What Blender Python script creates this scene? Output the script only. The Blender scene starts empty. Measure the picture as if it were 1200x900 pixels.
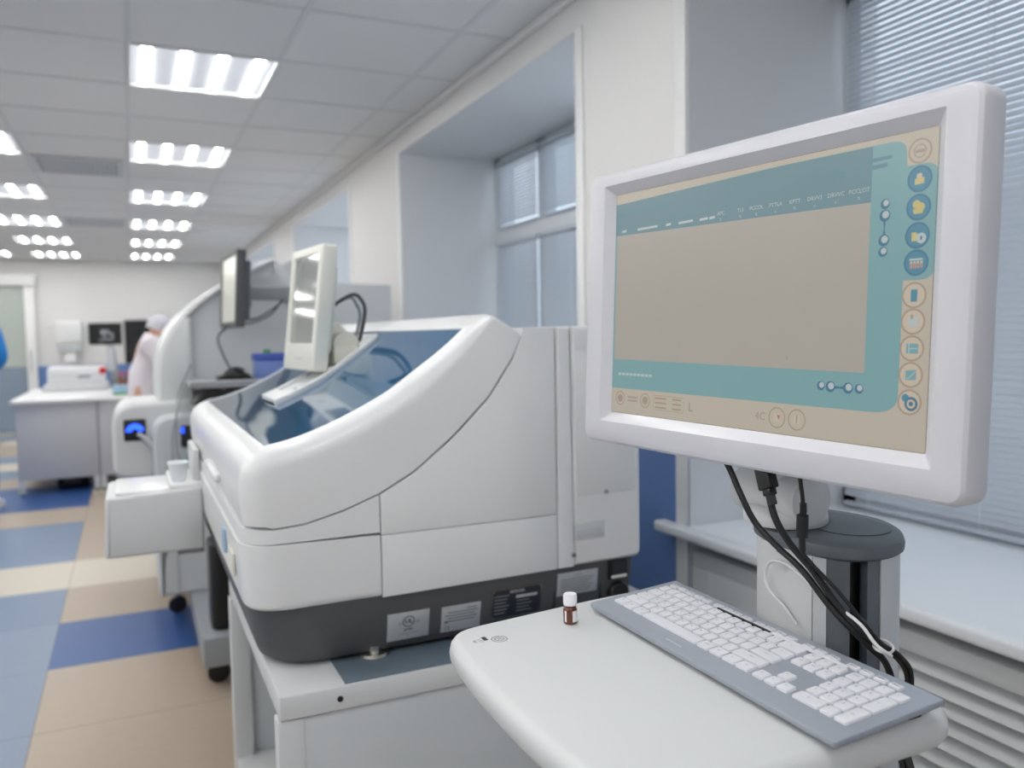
import bpy, bmesh, math, random
from mathutils import Vector, Matrix
random.seed(7)
PI = math.pi
scene = bpy.context.scene
COL = scene.collection

# ------------------------------------------------------------------ materials
def lin(c):
    r = []
    for v in c[:3]:
        v = v / 255.0
        r.append(v / 12.92 if v <= 0.04045 else ((v + 0.055) / 1.055) ** 2.4)
    return tuple(r) + (1.0,)

def mat(name, rgb, rough=0.45, metal=0.0, spec=0.5, coat=0.0, emit=None, estr=0.0, vary=0.04, scale=9.0, bump=0.0, bscale=300.0):
    m = bpy.data.materials.new(name)
    m.use_nodes = True
    nt = m.node_tree
    p = nt.nodes['Principled BSDF']
    p.inputs['Roughness'].default_value = rough
    p.inputs['Metallic'].default_value = metal
    p.inputs['Specular IOR Level'].default_value = spec
    p.inputs['Coat Weight'].default_value = coat
    tc = nt.nodes.new('ShaderNodeTexCoord')
    nz = nt.nodes.new('ShaderNodeTexNoise')
    nz.inputs['Scale'].default_value = scale
    nz.inputs['Detail'].default_value = 3
    nt.links.new(tc.outputs['Object'], nz.inputs['Vector'])
    mx = nt.nodes.new('ShaderNodeMix')
    mx.data_type = 'RGBA'
    c = lin(rgb)
    mx.inputs['A'].default_value = tuple(v * (1 - vary) for v in c[:3]) + (1,)
    mx.inputs['B'].default_value = tuple(min(1, v * (1 + vary)) for v in c[:3]) + (1,)
    nt.links.new(nz.outputs['Fac'], mx.inputs['Factor'])
    nt.links.new(mx.outputs['Result'], p.inputs['Base Color'])
    if emit:
        p.inputs['Emission Color'].default_value = lin(emit)
        p.inputs['Emission Strength'].default_value = estr
    if bump:
        n2 = nt.nodes.new('ShaderNodeTexNoise')
        n2.inputs['Scale'].default_value = bscale
        nt.links.new(tc.outputs['Object'], n2.inputs['Vector'])
        b = nt.nodes.new('ShaderNodeBump')
        b.inputs['Strength'].default_value = bump
        b.inputs['Distance'].default_value = 0.001
        nt.links.new(n2.outputs['Fac'], b.inputs['Height'])
        nt.links.new(b.outputs['Normal'], p.inputs['Normal'])
    return m

def glass(name, tint, gloss_rough=0.02, ior=1.45, opaque=None, opq=0.0, boost=1.0):
    m = bpy.data.materials.new(name)
    m.use_nodes = True
    nt = m.node_tree
    nt.nodes.clear()
    out = nt.nodes.new('ShaderNodeOutputMaterial')
    tr = nt.nodes.new('ShaderNodeBsdfTransparent')
    tr.inputs['Color'].default_value = lin(tint)
    gl = nt.nodes.new('ShaderNodeBsdfGlossy')
    gl.inputs['Roughness'].default_value = gloss_rough
    fr = nt.nodes.new('ShaderNodeFresnel')
    fr.inputs['IOR'].default_value = ior
    ml = nt.nodes.new('ShaderNodeMath')
    ml.operation = 'MULTIPLY'
    ml.use_clamp = True
    ml.inputs[1].default_value = boost
    nt.links.new(fr.outputs[0], ml.inputs[0])
    body = tr
    if opaque:
        df = nt.nodes.new('ShaderNodeBsdfDiffuse')
        df.inputs['Color'].default_value = lin(opaque)
        mm = nt.nodes.new('ShaderNodeMixShader')
        mm.inputs[0].default_value = opq
        nt.links.new(tr.outputs[0], mm.inputs[1])
        nt.links.new(df.outputs[0], mm.inputs[2])
        body = mm
    ms = nt.nodes.new('ShaderNodeMixShader')
    # no second reflection on the way out of the sheet
    ge = nt.nodes.new('ShaderNodeNewGeometry')
    iv = nt.nodes.new('ShaderNodeMath'); iv.operation = 'SUBTRACT'; iv.inputs[0].default_value = 1.0
    nt.links.new(ge.outputs['Backfacing'], iv.inputs[1])
    m2 = nt.nodes.new('ShaderNodeMath'); m2.operation = 'MULTIPLY'
    nt.links.new(ml.outputs[0], m2.inputs[0]); nt.links.new(iv.outputs[0], m2.inputs[1])
    nt.links.new(m2.outputs[0], ms.inputs[0])
    nt.links.new(body.outputs[0], ms.inputs[1])
    nt.links.new(gl.outputs[0], ms.inputs[2])
    nt.links.new(ms.outputs[0], out.inputs['Surface'])
    return m

def floor_mat(name, rgb):
    """vinyl tile with fine seams every 0.6 m along the room and mottling"""
    m = mat(name, rgb, rough=0.38, spec=0.4, vary=0.05, scale=25.0)
    nt = m.node_tree
    p = nt.nodes['Principled BSDF']
    src = p.inputs['Base Color'].links[0].from_socket
    tc = nt.nodes.new('ShaderNodeTexCoord')
    sp = nt.nodes.new('ShaderNodeSeparateXYZ')
    nt.links.new(tc.outputs['Object'], sp.inputs[0])
    fac = None
    for ax, off, per in (('Y', 3.17, 0.61), ('X', -0.36, 1.22)):
        a = nt.nodes.new('ShaderNodeMath'); a.operation = 'SUBTRACT'; a.inputs[1].default_value = off - per * 20
        nt.links.new(sp.outputs[ax], a.inputs[0])
        b = nt.nodes.new('ShaderNodeMath'); b.operation = 'MODULO'; b.inputs[1].default_value = per
        nt.links.new(a.outputs[0], b.inputs[0])
        c = nt.nodes.new('ShaderNodeMath'); c.operation = 'LESS_THAN'; c.inputs[1].default_value = 0.004
        nt.links.new(b.outputs[0], c.inputs[0])
        if fac is None:
            fac = c
        else:
            d = nt.nodes.new('ShaderNodeMath'); d.operation = 'MAXIMUM'
            nt.links.new(fac.outputs[0], d.inputs[0]); nt.links.new(c.outputs[0], d.inputs[1])
            fac = d
    mx = nt.nodes.new('ShaderNodeMix'); mx.data_type = 'RGBA'
    nt.links.new(fac.outputs[0], mx.inputs['Factor'])
    nt.links.new(src, mx.inputs['A'])
    mx.inputs['B'].default_value = lin(tuple(v * 0.72 for v in rgb))
    nt.links.new(mx.outputs['Result'], p.inputs['Base Color'])
    return m

M = {}
M['wall'] = mat('wall_paint', (223, 222, 221), 0.55, vary=0.015, scale=2)
M['niche'] = mat('niche_panel', (219, 221, 224), 0.5, vary=0.015, scale=2)
M['dado'] = mat('blue_dado_paint', (98, 130, 186), 0.5, vary=0.03, scale=3)
M['wtrim'] = mat('white_trim', (232, 232, 232), 0.4)
M['ceil'] = mat('ceiling_tile', (222, 222, 222), 0.5, vary=0.02, scale=1.5, bump=0.05)
M['tbar'] = mat('ceiling_grid_bar', (211, 212, 213), 0.45)
M['white'] = mat('white_plastic', (229, 230, 231), 0.32, coat=0.15, vary=0.01, scale=4)
M['white2'] = mat('white_satin_plastic', (207, 209, 210), 0.42, vary=0.012, scale=5)
M['cream'] = mat('aged_cream_plastic', (224, 224, 214), 0.4, vary=0.015)
M['bezel'] = mat('white_bezel_plastic', (208, 208, 214), 0.34, coat=0.1, vary=0.01)
M['lgrey'] = mat('light_grey_plastic', (196, 200, 203), 0.42, vary=0.02)
M['mgrey'] = mat('mid_grey_plastic', (146, 150, 154), 0.45, vary=0.03)
M['dgrey'] = mat('charcoal_plastic', (78, 80, 82), 0.5, vary=0.05, bump=0.15, bscale=900)
M['slate'] = mat('slate_grey_cap', (92, 100, 106), 0.45, vary=0.04, bump=0.08, bscale=700)
M['seam'] = mat('seam_gap', (120, 122, 124), 0.7)
M['black'] = mat('black_rubber', (18, 19, 21), 0.4, vary=0.1)
M['bscreen'] = mat('dark_screen_glass', (16, 18, 22), 0.12, coat=0.4)
M['chrome'] = mat('brushed_metal', (190, 188, 182), 0.25, metal=1.0)
M['alu'] = mat('aluminium_keyboard', (160, 166, 176), 0.38, metal=0.3, vary=0.03, scale=40)
M['key'] = mat('white_keycap', (217, 218, 224), 0.4, vary=0.01)
M['ink'] = mat('grey_ink', (120, 122, 126), 0.6)
M['inkd'] = mat('dark_ink', (52, 54, 58), 0.6)
M['label'] = mat('silver_label', (186, 190, 194), 0.35, metal=0.25, vary=0.03)
M['plate'] = mat('black_name_plate', (34, 38, 48), 0.35)
M['amber'] = mat('amber_glass_vial', (92, 40, 18), 0.1, coat=0.6, vary=0.15)
M['cap'] = mat('white_vial_cap', (240, 240, 246), 0.35)
M['paper'] = mat('white_paper_label', (236, 236, 238), 0.6)
M['sill'] = mat('white_sill_laminate', (231, 234, 238), 0.3, vary=0.01)
M['blind'] = mat('blind_slat_enamel', (208, 214, 221), 0.4, vary=0.02)
def _translucent(m, f):
    nt = m.node_tree; p = nt.nodes['Principled BSDF']; out = nt.nodes['Material Output']
    tl = nt.nodes.new('ShaderNodeBsdfTranslucent'); tl.inputs['Color'].default_value = lin((214, 220, 226))
    ms = nt.nodes.new('ShaderNodeMixShader'); ms.inputs[0].default_value = f
    nt.links.new(p.outputs[0], ms.inputs[1]); nt.links.new(tl.outputs[0], ms.inputs[2]); nt.links.new(ms.outputs[0], out.inputs['Surface'])
_translucent(M['blind'], 0.28)
M['frame'] = mat('window_frame_upvc', (226, 229, 233), 0.35)
M['pane'] = glass('window_glass', (246, 250, 252))
M['lidglass'] = glass('blue_tinted_acrylic', (120, 196, 228), 0.03, 1.5, opaque=(56, 150, 202), opq=0.40, boost=1.6)
M['doorglass'] = glass('green_door_glass', (247, 250, 248), 0.1, 1.4, opaque=(212, 219, 215), opq=0.2)
M['deck'] = mat('teal_deck', (96, 156, 188), 0.4, vary=0.1)
M['tube'] = mat('fluorescent_tube', (255, 255, 255), 0.5, emit=(253, 252, 249), estr=27.0)
M['diff'] = mat('lamp_diffuser', (205, 208, 214), 0.5, emit=(240, 245, 255), estr=0.22)
M['bluelight'] = mat('blue_port_light', (30, 60, 200), 0.4, emit=(36, 84, 255), estr=3.0)
M['tealp'] = mat('teal_plastic', (48, 120, 140), 0.4)
M['bluep'] = mat('blue_box_plastic', (112, 134, 196), 0.4)
M['bluepd'] = mat('dark_blue_lid', (66, 92, 178), 0.4)
M['green'] = mat('green_plastic', (84, 148, 92), 0.45)
M['palebl'] = mat('pale_blue_plastic', (160, 190, 216), 0.45)
M['red'] = mat('red_plastic', (200, 44, 44), 0.4)
M['brown'] = mat('brown_bottle', (120, 70, 50), 0.35)
M['bench'] = mat('bench_grey_laminate', (184, 185, 190), 0.4, vary=0.02)
M['btop'] = mat('bench_worktop', (224, 224, 226), 0.35, vary=0.02)
M['coat'] = mat('white_lab_coat', (226, 220, 226), 0.85, vary=0.05, scale=14)
M['trou'] = mat('white_trousers', (214, 208, 212), 0.85, vary=0.05, scale=14)
M['capcloth'] = mat('grey_surgical_cap', (196, 194, 202), 0.85, vary=0.08, scale=30)
M['skin'] = mat('skin', (206, 160, 134), 0.55, vary=0.05)
M['clog'] = mat('tan_clog', (176, 116, 86), 0.5)
M['scrub'] = mat('blue_scrubs', (24, 120, 196), 0.8, vary=0.06, scale=14)
M['hair'] = mat('brown_hair', (60, 42, 32), 0.6, vary=0.2, scale=60)
M['cup'] = mat('white_cup_plastic', (226, 232, 236), 0.4)
M['darkin'] = mat('dark_recess', (34, 36, 40), 0.6)
def scr(name, rgb, s=0.66):
    return mat(name, tuple(v * 0.35 for v in rgb), 0.27, spec=0.6, emit=rgb, estr=s, vary=0.02)
M['s_beige'] = scr('screen_beige', (203, 193, 176))
M['s_data'] = scr('screen_data_area', (184, 178, 168))
M['s_teal'] = scr('screen_teal', (132, 177, 181))
M['s_head'] = scr('screen_header', (112, 148, 158))
M['s_dim'] = scr('screen_dim_teal', (106, 148, 160))
M['s_blue'] = scr('screen_icon_blue', (88, 148, 172))
M['s_dblue'] = scr('screen_icon_dark_blue', (78, 128, 154))
M['s_yel'] = scr('screen_icon_yellow', (214, 200, 136))
M['s_white'] = scr('screen_text_white', (196, 208, 208))
M['s_brown'] = scr('screen_icon_outline', (180, 162, 144))
M['s_pale'] = scr('screen_icon_pale', (214, 200, 180))
M['s_red'] = scr('screen_icon_red', (190, 130, 120))
M['lcd'] = mat('reflective_lcd_face', (120, 124, 122), 0.08, spec=0.9, coat=0.6, emit=(170, 174, 168), estr=0.12)
M['lcdgrey'] = mat('bright_side_screen', (190, 190, 180), 0.2, emit=(200, 198, 186), estr=0.3)

FLOOR = {k: floor_mat('vinyl_' + k, c) for k, c in dict(
    beige=(172, 157, 139), cream=(202, 194, 178), pale=(124, 139, 160), mid=(114, 131, 155), dark=(48, 84, 142)).items()}

# ------------------------------------------------------------------ mesh builder
class MB:
    def __init__(s, M=None):
        s.bm = bmesh.new(); s.mats = []; s.M = M
    def mi(s, m):
        m = M[m] if isinstance(m, str) else m
        if m not in s.mats: s.mats.append(m)
        return s.mats.index(m)
    def add(s, vs, fs, m):
        i = s.mi(m)
        bv = []
        for v in vs:
            v = Vector(v)
            if s.M is not None: v = s.M @ v
            bv.append(s.bm.verts.new(v))
        for f in fs:
            try:
                fa = s.bm.faces.new([bv[k] for k in f]); fa.material_index = i
            except ValueError:
                pass
        return s
    def merge(s, tb, m):
        tb.verts.ensure_lookup_table(); tb.verts.index_update()
        s.add([v.co.copy() for v in tb.verts], [[v.index for v in f.verts] for f in tb.faces], m)
        tb.free()
        return s
    def box(s, lo, hi, m, bev=0.0, seg=2):
        tb = bmesh.new()
        x0, y0, z0 = [min(a, b) for a, b in zip(lo, hi)]; x1, y1, z1 = [max(a, b) for a, b in zip(lo, hi)]
        v = [tb.verts.new(p) for p in ((x0,y0,z0),(x1,y0,z0),(x1,y1,z0),(x0,y1,z0),(x0,y0,z1),(x1,y0,z1),(x1,y1,z1),(x0,y1,z1))]
        for f in ((3,2,1,0),(4,5,6,7),(0,1,5,4),(1,2,6,5),(2,3,7,6),(3,0,4,7)): tb.faces.new([v[k] for k in f])
        if bev > 0:
            bev = min(bev, 0.49 * min(x1-x0, y1-y0, z1-z0))
            bmesh.ops.bevel(tb, geom=list(tb.edges), offset=bev, segments=seg, profile=0.5, affect='EDGES')
        return s.merge(tb, m)
    def prism(s, poly, ax, a, b, m, bev=0.0, seg=2):
        """polygon extruded along axis ax from a to b; poly coords are the two other axes in order"""
        tb = bmesh.new()
        def P(u, v, w):
            return {'x': (w, u, v), 'y': (u, w, v), 'z': (u, v, w)}[ax]
        A = [tb.verts.new(P(u, v, a)) for u, v in poly]; B = [tb.verts.new(P(u, v, b)) for u, v in poly]
        n = len(poly)
        fa = tb.faces.new(A); fb = tb.faces.new(B)
        for i in range(n): tb.faces.new((A[i], A[(i+1) % n], B[(i+1) % n], B[i]))
        bmesh.ops.recalc_face_normals(tb, faces=list(tb.faces))
        if bev > 0:
            es = list(fa.edges) + list(fb.edges)
            bmesh.ops.bevel(tb, geom=es, offset=bev, segments=seg, profile=0.5, affect='EDGES')
        return s.merge(tb, m)
    def rings(s, rings, m, cap0=True, cap1=True):
        """loft between closed rings with equal vertex counts"""
        n = len(rings[0]); vs = [p for r in rings for p in r]; fs = []
        for k in range(len(rings) - 1):
            for i in range(n):
                j = (i + 1) % n
                fs.append((k*n+i, k*n+j, (k+1)*n+j, (k+1)*n+i))
        if cap0: fs.append(tuple(range(n))[::-1])
        if cap1: fs.append(tuple((len(rings)-1)*n + i for i in range(n)))
        return s.add(vs, fs, m)
    def tube(s, pts, r, m, seg=8, smooth=0, cap=True):
        P = [Vector(p) for p in pts]
        if smooth and len(P) > 2:
            Q = []
            for i in range(len(P) - 1):
                p0 = P[max(i-1, 0)]; p1 = P[i]; p2 = P[i+1]; p3 = P[min(i+2, len(P)-1)]
                for k in range(smooth):
                    t = k / smooth
                    Q.append(0.5 * ((2*p1) + (-p0+p2)*t + (2*p0-5*p1+4*p2-p3)*t*t + (-p0+3*p1-3*p2+p3)*t**3))
            Q.append(P[-1]); P = Q
        rs = r if isinstance(r, (list, tuple)) else [r] * len(P)
        T = (P[1] - P[0]).normalized()
        up = Vector((0, 0, 1)) if abs(T.z) < 0.9 else Vector((1, 0, 0))
        N = T.cross(up).normalized()
        R = []
        for i, p in enumerate(P):
            t = (P[min(i+1, len(P)-1)] - P[max(i-1, 0)])
            t = t.normalized() if t.length > 1e-9 else T
            N = (N - t * N.dot(t)); N = N.normalized() if N.length > 1e-6 else t.orthogonal().normalized()
            B = t.cross(N)
            rr = rs[min(i, len(rs)-1)]
            R.append([p + (N * math.cos(2*PI*k/seg) + B * math.sin(2*PI*k/seg)) * rr for k in range(seg)])
        return s.rings(R, m, cap, cap)
    def lathe(s, prof, c, m, seg=24, ax='z'):
        R = []
        for r, h in prof:
            ring = []
            for k in range(seg):
                a = 2*PI*k/seg; u, v = r*math.cos(a), r*math.sin(a)
                o = {'z': (u, v, h), 'x': (h, u, v), 'y': (v, h, u)}[ax]
                ring.append((c[0]+o[0], c[1]+o[1], c[2]+o[2]))
            R.append(ring)
        return s.rings(R, m)
    def ball(s, c, r, m, seg=16, rin=10):
        r = r if isinstance(r, (tuple, list)) else (r, r, r)
        R = []
        for i in range(rin + 1):
            th = PI * (0.02 + 0.96 * i / rin)
            R.append([(c[0]+r[0]*math.sin(th)*math.cos(2*PI*k/seg), c[1]+r[1]*math.sin(th)*math.sin(2*PI*k/seg), c[2]-r[2]*math.cos(th)) for k in range(seg)])
        return s.rings(R, m)
    def flat(s, poly3, m):
        return s.add(poly3, [tuple(range(len(poly3)))], m)
    def text(s, body, size, mx, m, align='CENTER', bold=0.0):
        cu = bpy.data.curves.new('t', 'FONT')
        cu.body = body; cu.size = size; cu.align_x = align; cu.align_y = 'CENTER'; cu.resolution_u = 2; cu.offset = bold
        o = bpy.data.objects.new('t', cu)
        me = bpy.data.meshes.new_from_object(o)
        s.add([mx @ v.co for v in me.vertices], [tuple(p.vertices) for p in me.polygons], m)
        bpy.data.objects.remove(o); bpy.data.curves.remove(cu); bpy.data.meshes.remove(me)
        return s
    def build(s, name, parent=None, angle=40, recalc=True):
        me = bpy.data.meshes.new(name)
        if recalc: bmesh.ops.recalc_face_normals(s.bm, faces=list(s.bm.faces))
        if parent is not None:
            r = parent
            while r.parent: r = r.parent
            bmesh.ops.transform(s.bm, matrix=r.matrix_world.inverted(), verts=list(s.bm.verts))
        s.bm.to_mesh(me); s.bm.free()
        for m in s.mats: me.materials.append(m)
        for p in me.polygons: p.use_smooth = True
        me.set_sharp_from_angle(angle=math.radians(angle))
        o = bpy.data.objects.new(name, me)
        COL.objects.link(o)
        if parent is not None: o.parent = parent
        return o

def thing(name, loc, label, cat, group=None, mx=None):
    o = bpy.data.objects.new(name, None)
    o.empty_display_size = 0.05
    COL.objects.link(o)
    o.matrix_world = mx if mx is not None else Matrix.Translation(Vector(loc))
    bpy.context.view_layer.update()
    o['label'] = label; o['category'] = cat
    if group: o['group'] = group
    return o
def tag(o, label, cat, group=None, kind=None):
    o['label'] = label; o['category'] = cat
    if group: o['group'] = group
    if kind: o['kind'] = kind
    return o
def struct(o, label=None):
    o['kind'] = 'structure'
    if label: o['label'] = label
    return o
def kids(o): return [c for c in bpy.data.objects if c.parent == o]
def copy_tree(o, parent=None):
    c = o.copy(); COL.objects.link(c)
    if parent is not None: c.parent = parent
    for ch in kids(o):
        copy_tree(ch, c)
    return c
def rrect(w, h, r, n=6, cx=0.0, cy=0.0):
    pts = []
    for sx, sy, a0 in ((1, 1, 0), (-1, 1, 90), (-1, -1, 180), (1, -1, 270)):
        for k in range(n + 1):
            a = math.radians(a0 + 90 * k / n)
            pts.append((cx + sx*(w/2 - r) + r*math.cos(a), cy + sy*(h/2 - r) + r*math.sin(a)))
    return pts
def rpoly(poly, r, n=5):
    """round the corners of a polygon; r per vertex or one number"""
    out = []; N = len(poly)
    for i, p in enumerate(poly):
        ri = r[i] if isinstance(r, (list, tuple)) else r
        p = Vector(p); a = Vector(poly[i-1]); b = Vector(poly[(i+1) % N])
        if ri <= 0: out.append(tuple(p)); continue
        da = (a-p); db = (b-p); d = min(ri, da.length*0.49, db.length*0.49)
        pa = p + da.normalized()*d; pb = p + db.normalized()*d
        for k in range(n + 1):
            t = k/n
            out.append(tuple((1-t)**2*pa + 2*t*(1-t)*p + t*t*pb))
    return out
def crom(pts, n=6, closed=False):
    P = [Vector(p) for p in pts]; Q = []; N = len(P)
    rng = N if closed else N - 1
    for i in range(rng):
        g = (lambda k: P[k % N]) if closed else (lambda k: P[max(0, min(N-1, k))])
        p0, p1, p2, p3 = g(i-1), g(i), g(i+1), g(i+2)
        for k in range(n):
            t = k/n
            Q.append(tuple(0.5*((2*p1)+(-p0+p2)*t+(2*p0-5*p1+4*p2-p3)*t*t+(-p0+3*p1-3*p2+p3)*t**3)))
    if not closed: Q.append(tuple(P[-1]))
    return Q
def pillow(mb, poly, flags, y0, y1, r0, r1, m, seg=6, keep=False):
    """profile polygon (x,z) extruded in y, with its flagged outline rounded over at both ends"""
    n = len(poly); P = [Vector(p) for p in poly]
    area = sum(P[i].x*P[(i+1) % n].y - P[(i+1) % n].x*P[i].y for i in range(n))
    sg = 1 if area > 0 else -1
    nor = []
    for i in range(n):
        e1 = (P[i]-P[i-1]); e2 = (P[(i+1) % n]-P[i])
        v = Vector((0, 0))
        for e in (e1, e2):
            if e.length > 1e-9: v += Vector((e.y, -e.x)).normalized()*sg
        nor.append(v.normalized() if v.length > 1e-9 else v)
    secs = []
    if r0 > 0:
        for k in range(seg + 1):
            a = PI/2*k/seg; secs.append((y0 + r0*(1-math.cos(a)), r0*(1-math.sin(a))))
    else: secs.append((y0, 0))
    if r1 > 0:
        for k in range(seg + 1):
            a = PI/2*(seg-k)/seg; secs.append((y1 - r1*(1-math.cos(a)), r1*(1-math.sin(a))))
    else: secs.append((y1, 0))
    rings = []
    for y, d in secs:
        ring = []
        for i in range(n):
            q = P[i]-nor[i]*d*flags[i]
            if keep and i == 0: q = Vector((P[0].x + d, P[0].y))
            if flags[i] == 0 and keep and q.x < P[0].x + d + .003*(n-i):
                q = Vector((P[0].x + d + .003*(n-i), q.y))
            ring.append((q.x, y, q.y))
        rings.append(ring)
    mb.rings(rings, m)
    return mb

exec_parts = []
exec_parts.clear()
# ------------------------------------------------------------------ the setting
CZ = 2.53; WX = 1.47; FY = 14.0; BY = -3.2; LX = -5.6
# floor: vinyl tiles 0.61 m deep, 1.22 m wide, laid in a colour pattern
mb = MB()
rows = {}
pat_right = {3: 'dark', 4: 'beige', 5: 'cream', 6: 'beige', 7: 'beige', 8: 'beige', 9: 'beige', 10: 'cream', 11: 'beige', 12: 'mid'}
pat_left = {0: 'pale', 1: 'pale', 2: 'pale', 3: 'pale', 4: 'mid', 5: 'cream', 6: 'mid', 7: 'mid', 8: 'beige', 9: 'dark', 10: 'dark', 11: 'beige', 12: 'mid'}
yoff = 3.17 - 0.61*2
j0, j1 = -8, 20
for i in range(-5, 3):
    x0, x1 = max(-0.36 + 1.22*i, LX), min(-0.36 + 1.22*(i+1), 2.2)
    if x1 <= x0: continue
    for j in range(j0, j1):
        y0, y1 = max(yoff + 0.61*j, BY), min(yoff + 0.61*(j+1), FY)
        if y1 <= y0: continue
        if i >= 0: k = pat_right.get(j, 'beige')
        elif i == -1: k = pat_left.get(j, 'pale' if j < 0 else ('beige', 'cream', 'mid', 'beige')[j % 4])
        else: k = ('beige', 'mid', 'cream', 'beige', 'pale')[(j + i) % 5]
        mb.flat([(x0, y0, 0), (x1, y0, 0), (x1, y1, 0), (x0, y1, 0)], FLOOR[k])
fl = struct(mb.build('floor', recalc=False))

# fixtures sit in a 0.6 m ceiling grid
YG = [3.70 + 0.6*k for k in range(-12, 18)]
XG = [1.24, 0.64, 0.04, -0.56, -1.16, -1.40, -2.0, -2.6, -3.2, -3.8, -4.4, -5.0]
lampY = [3.70 + 1.8*k for k in range(-3, 6)]
lampX = [0.04, -1.16, -2.0, -3.2, -4.4]  # last two columns are unseen additions, there to reflect in the screens
def is_lamp(x, y): return any(abs(x-a) < .01 for a in lampX) and any(abs(y-b) < .01 for b in lampY)
mb = MB()
xs = [WX + .02] + XG + [LX]; ys = [BY] + [y for y in YG if BY < y < FY] + [FY]
for a in range(len(xs)-1):
    for b in range(len(ys)-1):
        x1, x0 = xs[a], xs[a+1]; y0, y1 = ys[b], ys[b+1]
        if is_lamp(x0, y0): continue
        mb.box((x0+.004, y0+.004, CZ), (x1-.004, y1-.004, CZ+.02), 'ceil')
mb.box((LX, BY, CZ+.02), (2.2, FY, CZ+.06), 'tbar')
for x in XG: mb.box((x-.011, BY, CZ-.003), (x+.011, FY, CZ+.003), 'tbar')
for y in ys[1:-1]: mb.box((LX, y-.011, CZ-.0035), (WX, y+.011, CZ+.0025), 'tbar')
struct(mb.build('ceiling'))
struct(MB().box((WX-.025, BY, CZ-.03), (WX, FY, CZ), 'wtrim', .004).build('trim_1'))

bays = [(-0.15, 1.957), (2.597, 4.683), (5.923, 8.113), (9.27, 11.40), (12.55, 13.75)]
SZ = 0.765; HZ = 2.40; GX = 2.08
mb = MB()
edges = [BY] + [v for b in bays for v in b] + [FY]
for k in range(0, len(edges), 2):
    y0, y1 = edges[k], edges[k+1]
    mb.box((WX, y0, 0.97), (2.2, y1, CZ+.05), 'wall')
    mb.box((WX, y0, 0), (2.2, y1, 0.97), 'dado')
    # panel-lined cheeks of the window recesses
    mb.box((WX+.002, y0-.004, 0), (2.2, y0, HZ), 'niche'); mb.box((WX+.002, y1, 0), (2.2, y1+.004, HZ), 'niche')
for y0, y1 in bays:
    mb.box((WX, y0, HZ), (2.2, y1, CZ+.05), 'wall')
    mb.box((WX+.002, y0, HZ-.004), (2.2, y1, HZ), 'niche')
    mb.box((1.53, y0, 0), (2.2, y1, SZ-.03), 'niche')
struct(mb.build('wall_right'))
n = 2
for k in range(1, len(edges)-1):
    y = edges[k]; s = -1 if k % 2 == 1 else 1
    # white angle on the recess corner: a leg on the pillar face
    y0, y1 = (y - .001, y + .055) if k % 2 == 0 else (y - .055, y + .001)
    y0, y1 = (y, y + .055) if (k % 2 == 0) else (y - .055, y)
    struct(MB().box((WX-.006, y0, 0), (WX+.0, y1, HZ), 'wtrim', .002).build('trim_%d' % n)); n += 1
mb = MB().box((LX, FY, 0), (2.2, FY+.15, 0.97), 'dado').box((LX, FY, 0.97), (2.2, FY+.15, CZ+.05), 'wall')
struct(mb.build('wall_far'))
struct(MB().box((LX-.15, BY, 0), (LX, FY, CZ+.05), 'wall').build('wall_left'))
struct(MB().box((LX, BY-.15, 0), (2.2, BY, CZ+.05), 'wall').build('wall_near'))

# windows: frame with mullion and transom, panes, sill
def window(idx, y0, y1, tz, mull):
    f = MB()
    x0, x1 = GX, GX+.07
    f.box((x0, y0, SZ), (x1, y0+.06, HZ), 'frame', .004); f.box((x0, y1-.06, SZ), (x1, y1, HZ), 'frame', .004)
    f.box((x0, y0, HZ-.06), (x1, y1, HZ), 'frame', .004); f.box((x0, y0, SZ), (x1, y1, SZ+.06), 'frame', .004)
    for ym in mull: f.box((x0, ym-.045, SZ), (x1, ym+.045, HZ), 'frame', .004)
    if tz: f.box((x0-.004, y0, tz-.045), (x1, y1, tz+.045), 'frame', .004)
    w = struct(f.build('window_%d' % idx))
    cuts = [y0+.03] + list(mull) + [y1-.03]
    zs = [SZ+.03] + ([tz] if tz else []) + [HZ-.03]
    for a in range(len(cuts)-1):
        for b in range(len(zs)-1):
            MB().box((GX+.04, cuts[a], zs[b]), (GX+.046, cuts[a+1], zs[b+1]), 'pane').build('pane', w)
    s = MB().prism(rpoly([(1.425, SZ-.033), (GX+.01, SZ-.033), (GX+.01, SZ), (1.425, SZ)], [.012, 0, 0, .012]), 'y', y0-.11, y1+.11, 'sill', .004)
    # the sill board spans the recess; ears run past it in front of the pillars
    s2 = MB()
    s2.prism(rpoly([(1.425, SZ-.033), (WX-.007, SZ-.033), (WX-.007, SZ), (1.425, SZ)], [.012, 0, 0, .012]), 'y', y0-.115, y1+.115, 'sill', .005)
    s2.box((WX-.008, y0+.004, SZ-.033), (GX+.004, y1-.004, SZ), 'sill')
    s.bm.free()
    s2.build('sill', w)
    return w
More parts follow.
